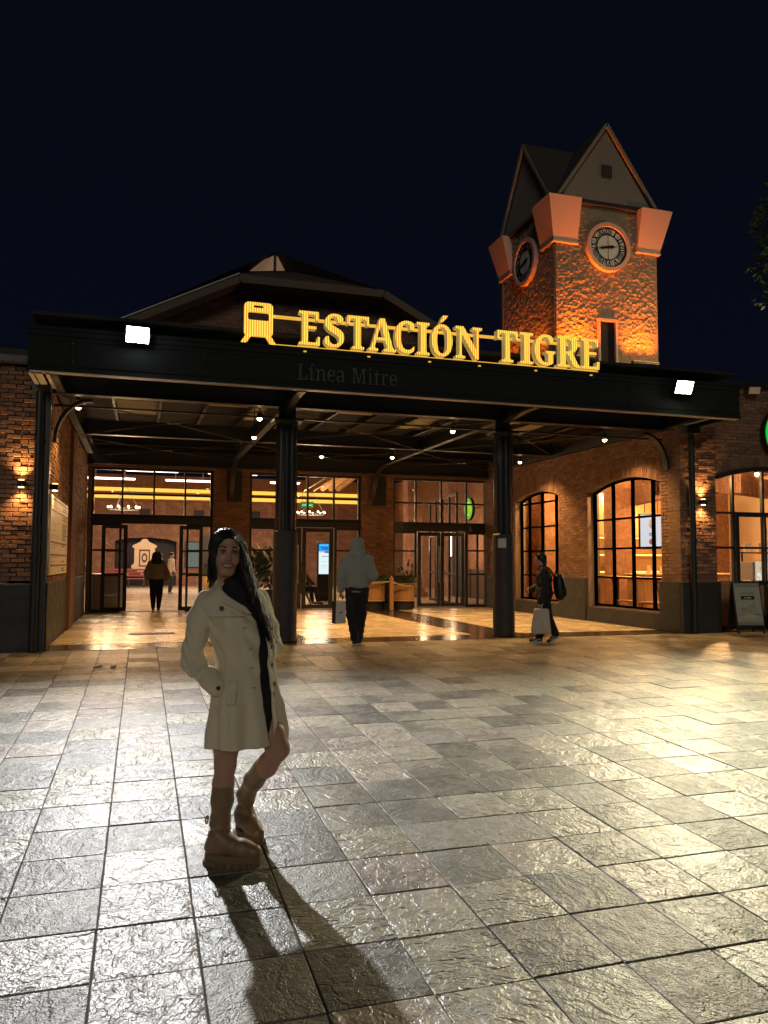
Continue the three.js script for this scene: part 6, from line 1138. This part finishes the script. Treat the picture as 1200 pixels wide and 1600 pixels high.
// ---- the man in the grey hood, seen from behind
{
  const P = thing('person', 'person in a grey hooded top and black trousers walking away with a paper bag', 'person', [3.43, groundY(-12.66), -12.66], -15 * D2R);
  const legL = chain([[-0.09, 0.9, 0, 0.09], [-0.085, 0.5, -0.02, 0.065], [-0.03, 0.09, 0.04, 0.042]]), legR = chain([[0.09, 0.9, 0, 0.09], [0.075, 0.5, -0.10, 0.065], [0.04, 0.1, -0.06, 0.042]]);
  const aL = chain([[-0.2, 1.40, 0, 0.05], [-0.265, 1.12, 0.02, 0.042], [-0.27, 0.88, -0.02, 0.03]]), aR = chain([[0.2, 1.40, 0, 0.05], [0.275, 1.14, -0.02, 0.042], [0.18, 1.05, -0.24, 0.03]]);
  const wide = (q, k) => q.map((c) => { const d = [...c]; d[3] += k; d[7] += k; return d; });
  mesh('body', [blob([[0.0, 1.62, -0.02, 0.075, 0.11, 0.09], [0, 1.5, -0.01, 0.055, 0, 1.4, 0, 0.06], [0, 1.25, 0, 0.17, 0.22, 0.10], [0, 0.98, 0, 0.15, 0.16, 0.10], ...legL, ...legR, ...aL, ...aR], 0.03, 0.014), blob(handPrims([-0.27, 0.88, -0.02], [0, -1, 0], [1, 0, 0], 0.9, 1), 0.008, 0.005), blob(handPrims([0.18, 1.05, -0.24], [-0.5, 0.2, -0.8], [0, 1, 0], 0.6, 1), 0.008, 0.005)], skinM, P, false);
  const hoodie = std(0.27, 0.29, 0.27, 0.95);
  const top = mesh('hooded_top', blob([[0, 1.24, 0.01, 0.215, 0.27, 0.135], [0, 1.02, 0.01, 0.20, 0.17, 0.135], [-0.15, 1.42, 0, 0.085, 0.15, 1.42, 0, 0.085], ...wide(aL, 0.028), ...wide(aR, 0.028)], 0.05, 0.012, (d, x, y, z) => Math.max(d + 0.006 * Math.sin(y * 42 + x * 20) * smoothstep(1.15 - y, 0, 0.2) + 0.008 * (fbm(x * 12, y * 10, 66, 3) - 0.5), 0.865 - y)), hoodie, P, false);
  mesh('hood', blob([[0.0, 1.62, -0.01, 0.125, 0.15, 0.135], [0, 1.72, 0.01, 0.06, 0.07, 0.07], [-0.03, 1.48, 0.02, 0.11, 0.03, 1.48, 0.02, 0.11]], 0.06, 0.011, (d, x, y, z) => d + 0.004 * Math.sin(x * 60 + y * 18)), hoodie, top, false);
  mesh('hem_rib', blob([[0, 0.885, 0.01, 0.182, 0.032, 0.128]], 0.01, 0.012), std(0.24, 0.26, 0.245, 0.95), top, false);
  mesh('trousers', blob([[0, 0.92, 0.01, 0.175, 0.13, 0.12], ...wide(legL, 0.022), ...wide(legR, 0.022)], 0.04, 0.012, (d, x, y, z) => Math.max(d + 0.004 * Math.sin(y * 60 + x * 30), 0.075 - y)), std(0.012, 0.013, 0.016, 0.9), P, false);
  for (const [x, z] of [[-0.03, 0.06], [0.04, -0.05]]) { const sh = mesh('shoe', blob([[x, 0.06, z, 0.048, x, 0.055, z - 0.17, 0.042]], 0.02, 0.009, (d, px, y) => Math.max(d, 0.028 - y)), std(0.015, 0.015, 0.016, 0.6), P, false); mesh('sole', rbox(0.098, 0.03, 0.29, x, 0.016, z - 0.085, 0.014), std(0.45, 0.45, 0.44, 0.7), sh); }
  const b = thing('paper_bag', 'white and dark paper carrier bag held by the hooded person', 'bag', [3.43 - 0.235, groundY(-12.66), -12.66 - 0.08], 0.35);
  mesh('side_panel', poly([[-0.10, 0.36], [0.10, 0.36], [0.085, 0.72], [-0.085, 0.72]], 0.012).translate(-0.06, 0, 0.05), std(0.72, 0.69, 0.66, 0.7), b); mesh('bag_body', rbox(0.2, 0.36, 0.11, -0.055, 0.54, -0.01, 0.008), std(0.02, 0.02, 0.022, 0.6), b);
  mesh('mark', box(0.05, 0.03, 0.002, -0.06, 0.54, 0.063), std(0.2, 0.2, 0.2, 0.7), b); mesh('cord_handle', [tube([[-0.11, 0.72, 0.05], [-0.09, 0.81, 0.03], [-0.03, 0.81, 0.03], [-0.01, 0.72, 0.05]], 0.005, 16, 6)], M.black, b);
}
// ---- the walker with the backpack, in profile, walking to the left
{
  const PX = 6.69, PZ = -12.31, P = thing('person', 'person in a dark jacket with a backpack walking left across the square', 'person', [PX, groundY(PZ), PZ], -27 * D2R);
  const legA = chain([[0.0, 0.80, 0.05, 0.08], [-0.06, 0.44, 0.05, 0.058], [-0.08, 0.08, 0.05, 0.04]]), legB = chain([[0.02, 0.80, -0.06, 0.08], [0.07, 0.44, -0.06, 0.056], [0.20, 0.15, -0.06, 0.04]]);
  const arm = chain([[0.0, 1.20, 0.17, 0.046], [0.03, 0.94, 0.20, 0.038], [-0.06, 0.72, 0.20, 0.028]]), armB = chain([[0.0, 1.20, -0.17, 0.046], [-0.06, 0.98, -0.20, 0.038], [-0.2, 0.9, -0.16, 0.028]]);
  const wide = (q, k) => q.map((c) => { const d = [...c]; d[3] += k; d[7] += k; return d; });
  const H = [-0.06, 1.43];
  mesh('body', [blob([[H[0], H[1], 0, 0.088, 0.105, 0.07], [H[0] - 0.03, H[1] - 0.055, 0, 0.055, 0.055, 0.05], [H[0] - 0.085, H[1] - 0.01, 0, 0.012, H[0] - 0.10, H[1] - 0.025, 0, 0.009], [-0.03, 1.33, 0, 0.05, 0, 1.22, 0, 0.055], [0.0, 1.08, 0, 0.1, 0.19, 0.15], [0.01, 0.86, 0, 0.10, 0.14, 0.14], ...legA, ...legB, ...arm, ...armB], 0.025, 0.011), blob(handPrims([-0.06, 0.72, 0.20], [-0.1, -1, 0], [0, 0, -1], 0.95), 0.008, 0.005), blob(handPrims([-0.2, 0.9, -0.16], [-0.8, -0.3, 0.2], [0, 0, 1], 0.7), 0.008, 0.005)], skinM, P, false);
  mesh('hair', blob([[H[0] + 0.025, H[1] + 0.035, 0, 0.098, 0.098, 0.088], [H[0] + 0.07, H[1] - 0.03, 0, 0.055, H[0] + 0.07, H[1] - 0.11, 0, 0.045]], 0.03, 0.009, (d, x, y, z) => Math.max(d + 0.003 * Math.sin(z * 160 + y * 20), -(Math.max(x - (H[0] - 0.035), y - (H[1] + 0.055))) * 1 < 0 && false ? d : Math.max(d, Math.min(H[0] - 0.045 - x, H[1] + 0.052 - y)))), hairM, P, false);
  mesh('jacket', blob([[0.01, 1.10, 0, 0.145, 0.20, 0.20], [0.01, 0.86, 0, 0.15, 0.20, 0.19], [0.0, 1.25, -0.13, 0.06, 0.0, 1.25, 0.13, 0.06], [0.0, 1.28, 0, 0.075, 0.02, 1.22, 0, 0.09], ...wide(arm, 0.03), ...wide(armB, 0.03)], 0.05, 0.011, (d, x, y, z) => Math.max(d + 0.006 * Math.sin(y * 48 + x * 18), 0.66 - y)), std(0.007, 0.007, 0.009, 0.7), P, false);
  mesh('trousers', blob([[0.01, 0.78, 0, 0.12, 0.12, 0.14], ...wide(legA, 0.024), ...wide(legB, 0.024)], 0.035, 0.011, (d, x, y) => Math.max(d, 0.085 - y)), std(0.007, 0.007, 0.009, 0.9), P, false);
  const shoe = (x, y, z, a) => { const s = mesh('shoe', blob([[0.02, 0.055, 0, 0.042, -0.14, 0.045, 0, 0.036]], 0.02, 0.008, (d, q, yy) => Math.max(d, 0.026 - yy)).rotateZ(a).translate(x, y, z), std(0.016, 0.016, 0.018, 0.6), P, false); mesh('sole', [rbox(0.25, 0.028, 0.085, -0.06, 0.014, 0, 0.012).rotateZ(a).translate(x, y, z)], std(0.6, 0.6, 0.58, 0.7), s); mesh('stripe', [tube([[-0.1, 0.06, 0.040], [-0.06, 0.045, 0.042], [-0.02, 0.062, 0.043], [0.03, 0.05, 0.042]], 0.006, 12, 5).rotateZ(a).translate(x, y, z)], std(0.6, 0.6, 0.58, 0.7), s); };
  shoe(-0.08, 0.0, 0.05, 0.04); shoe(0.22, 0.06, -0.06, 0.62);
  const bp = thing('backpack', 'black backpack worn by the walker in the dark jacket', 'backpack', [PX, groundY(PZ), PZ], -27 * D2R);
  mesh('pack', blob([[0.27, 0.97, 0, 0.10, 0.22, 0.15], [0.25, 1.07, 0, 0.085, 0.14, 0.12], [0.29, 0.86, 0, 0.09, 0.13, 0.14]], 0.04, 0.011), std(0.006, 0.006, 0.007, 0.5), bp, false); mesh('front_pocket', blob([[0.36, 0.89, 0, 0.04, 0.11, 0.10]], 0.02, 0.01), std(0.014, 0.014, 0.016, 0.5), bp, false);
  for (const s of [-1, 1]) mesh('strap', tube([[0.2, 1.14, s * 0.1], [0.06, 1.30, s * 0.115], [-0.06, 1.22, s * 0.13], [-0.11, 1.06, s * 0.12], [0.0, 0.90, s * 0.18], [0.18, 0.86, s * 0.12]], 0.016, 30, 6), M.black, bp);
  mesh('zip_pull', box(0.012, 0.05, 0.008, 0.31, 1.03, 0.085), std(0.7, 0.7, 0.7, 0.3, { metalness: 0.8 }), bp); mesh('grab_loop', tube([[0.2, 1.18, -0.03], [0.21, 1.23, 0], [0.2, 1.18, 0.03]], 0.008, 12, 6), M.black, bp);
  const sb = thing('shopping_bag', 'large crumpled off-white bag carried low by the walker with the backpack', 'bag', [PX, groundY(PZ), PZ], -27 * D2R);
  mesh('bag_body', nets((x, y, z) => { const t = clamp((y - 0.17) / 0.42, 0, 1), hw = lerp(0.165, 0.12, t * t), hd = lerp(0.085, 0.05, t), qx = Math.abs(x + 0.055 - 0.01 * t) - hw + 0.03, qy = Math.abs(y - 0.385) - 0.185, qz = Math.abs(z - 0.24) - hd + 0.03; return Math.hypot(Math.max(qx, 0), Math.max(qy, 0), Math.max(qz, 0)) + Math.min(Math.max(qx, qy, qz), 0) - 0.03 + 0.018 * (fbm(x * 11 + 4, y * 9 + z * 5, 68, 4) - 0.5) + 0.006 * Math.sin(x * 26 + y * 14); }, [-0.28, 0.12, 0.1], [0.18, 0.66, 0.38], 0.008), std(0.50, 0.46, 0.38, 0.75), sb, false);
  mesh('handle', [tube([[-0.11, 0.57, 0.24], [-0.09, 0.65, 0.22], [-0.055, 0.66, 0.22], [-0.02, 0.57, 0.24]], 0.008, 14, 6)], std(0.5, 0.46, 0.38, 0.75), sb);
}
// ---- people inside
function standing(label, pos, ry, h, c, spread = 0.05, bulk = 1) {
  const k = h / 1.7, P = thing('person', label, 'person', pos, ry); P.scale.setScalar(k);
  const l1 = chain([[-0.09, 0.88, 0, 0.09 * bulk], [-0.085, 0.47, spread, 0.065 * bulk], [-0.07, 0.08, -spread * 0.5, 0.042]]), l2 = chain([[0.09, 0.88, 0, 0.09 * bulk], [0.085, 0.47, -spread, 0.065 * bulk], [0.075, 0.08, -spread * 1.6, 0.042]]);
  const a1 = chain([[-0.19, 1.38, 0, 0.048], [-0.26 * bulk, 1.10, -0.02, 0.042], [-0.24 * bulk, 0.86, 0.06, 0.03]]), a2 = chain([[0.19, 1.38, 0, 0.048], [0.26 * bulk, 1.10, -0.02, 0.042], [0.24 * bulk, 0.86, 0.06, 0.03]]);
  const wide = (q, m) => q.map((v) => { const d = [...v]; d[3] += m; d[7] += m; return d; });
  mesh('body', [blob([[0, 1.58, 0.01, 0.075, 0.11, 0.09], [0, 1.5, 0, 0.05, 0, 1.36, 0, 0.055], [0, 1.22, 0, 0.16, 0.22, 0.10], [0, 0.95, 0, 0.15, 0.15, 0.10], ...l1, ...l2, ...a1, ...a2], 0.03, 0.015), blob(handPrims([-0.24 * bulk, 0.86, 0.06], [0, -1, 0.2], [1, 0, 0], 0.6), 0.008, 0.006), blob(handPrims([0.24 * bulk, 0.86, 0.06], [0, -1, 0.2], [-1, 0, 0], 0.6), 0.008, 0.006)], skinM, P, false);
  mesh('hair', blob(c.hair, 0.04, 0.013, (d, x, y, z) => d + 0.007 * Math.sin(x * 70) * Math.sin(y * 60) * Math.sin(z * 66 + 1)), hairM, P, false);
  mesh('top', blob([[0, 1.20, 0, 0.20 * bulk, 0.25, 0.13 * bulk], [0, 0.98, 0, 0.20 * bulk, 0.14, 0.14 * bulk], [-0.13, 1.38, 0, 0.07, 0.13, 1.38, 0, 0.07], ...wide(a1, 0.024), ...wide(a2, 0.024)], 0.05, 0.014, (d, x, y) => Math.max(d, 0.86 - y)), c.top, P, false);
  mesh('trousers', blob([[0, 0.90, 0, 0.17 * bulk, 0.12, 0.12 * bulk], ...wide(l1, 0.014), ...wide(l2, 0.014)], 0.03, 0.014, (d, x, y) => Math.max(d, 0.08 - y)), c.legs, P, false);
  for (const [x, z] of [[-0.07, -spread * 0.5], [0.075, -spread * 1.6]]) mesh('shoe', blob([[x, 0.05, z - 0.02, 0.045, x, 0.045, z + 0.15, 0.038]], 0.02, 0.011, (d, q, y) => Math.max(d, 0.002 - y)), c.shoe, P, false);
  return P;
}
standing('person with dark curly hair and a grey top walking in through the open door', [0.42, 0.0, -22.75], Math.PI - 0.1, 1.62, { hair: [[0, 1.58, -0.02, 0.15, 0.15, 0.14], [0, 1.45, -0.07, 0.17, 0.12, 0.10]], top: std(0.24, 0.20, 0.17, 0.95), legs: std(0.012, 0.012, 0.016, 0.9), shoe: std(0.18, 0.12, 0.1, 0.7) }, 0.05, 1.14);
standing('person in a pale top and dark trousers standing deep inside the hall', [1.22, 0.0, -34.2], 1.2, 1.74, { hair: [[0, 1.62, -0.01, 0.09, 0.09, 0.10]], top: std(0.5, 0.42, 0.32, 0.9), legs: std(0.03, 0.03, 0.034, 0.9), shoe: std(0.6, 0.58, 0.54, 0.7) }, 0.06);
{
  const P = thing('person', 'seated person with outstretched legs behind the glass of the middle door', 'person', [4.9, 0, -24.6], 0.4);
  const l = [chain([[0.0, 0.52, 0.09, 0.085], [0.40, 0.50, 0.10, 0.06], [0.52, 0.09, 0.11, 0.04]]), chain([[0.0, 0.52, -0.09, 0.085], [0.36, 0.54, -0.1, 0.06], [0.44, 0.09, -0.1, 0.04]])], wide = (q, m) => q.map((v) => { const d = [...v]; d[3] += m; d[7] += m; return d; });
  const a = chain([[-0.08, 1.02, 0.19, 0.046], [0.06, 0.78, 0.24, 0.04], [0.28, 0.68, 0.16, 0.03]]), b = chain([[-0.08, 1.02, -0.19, 0.046], [0.06, 0.78, -0.22, 0.04], [0.28, 0.66, -0.14, 0.03]]);
  mesh('body', [blob([[-0.02, 1.26, 0, 0.09, 0.11, 0.075], [-0.05, 1.15, 0, 0.05, -0.07, 1.02, 0, 0.055], [-0.06, 0.85, 0, 0.1, 0.22, 0.16], ...l.flat(), ...a, ...b], 0.03, 0.014), blob(handPrims([0.28, 0.68, 0.16], [0.9, -0.2, -0.2], [0, -1, 0], 0.5), 0.008, 0.006), blob(handPrims([0.28, 0.66, -0.14], [0.9, -0.2, 0.2], [0, -1, 0], 0.5), 0.008, 0.006)], skinM, P, false);
  mesh('hair', blob([[-0.05, 1.30, 0, 0.1, 0.10, 0.09]], 0.03, 0.012), hairM, P, false);
  mesh('top', blob([[-0.06, 0.83, 0, 0.13, 0.25, 0.19], ...wide(a, 0.024), ...wide(b, 0.024)], 0.05, 0.013), std(0.10, 0.075, 0.05, 0.9), P, false); mesh('trousers', blob([[-0.03, 0.54, 0, 0.14, 0.1, 0.17], ...wide(l[0], 0.02), ...wide(l[1], 0.02)], 0.03, 0.013, (d, x, y) => Math.max(d, 0.1 - y)), std(0.03, 0.03, 0.028, 0.9), P, false);
  for (const [x, z] of [[0.52, 0.11], [0.44, -0.1]]) mesh('shoe', blob([[x, 0.05, z, 0.045, x + 0.16, 0.045, z, 0.038]], 0.02, 0.011, (d, q, y) => Math.max(d, 0.002 - y)), M.black, P, false);
  const bn = thing('trestle_bench', 'wooden trestle bench with splayed legs behind the middle door', 'bench', [4.72, 0, -24.5], 0.4);
  mesh('seat', rbox(0.6, 0.06, 0.42, 0.05, 0.40, 0, 0.01), M.wood, bn); for (const x of [-0.18, 0.26]) for (const z of [-1, 1]) mesh('leg', beam([x, 0.38, z * 0.08], [x + (x > 0 ? 0.1 : -0.1), 0, z * 0.24], 0.06, 0.05), M.wood, bn);
}

renderer.render(scene, camera);
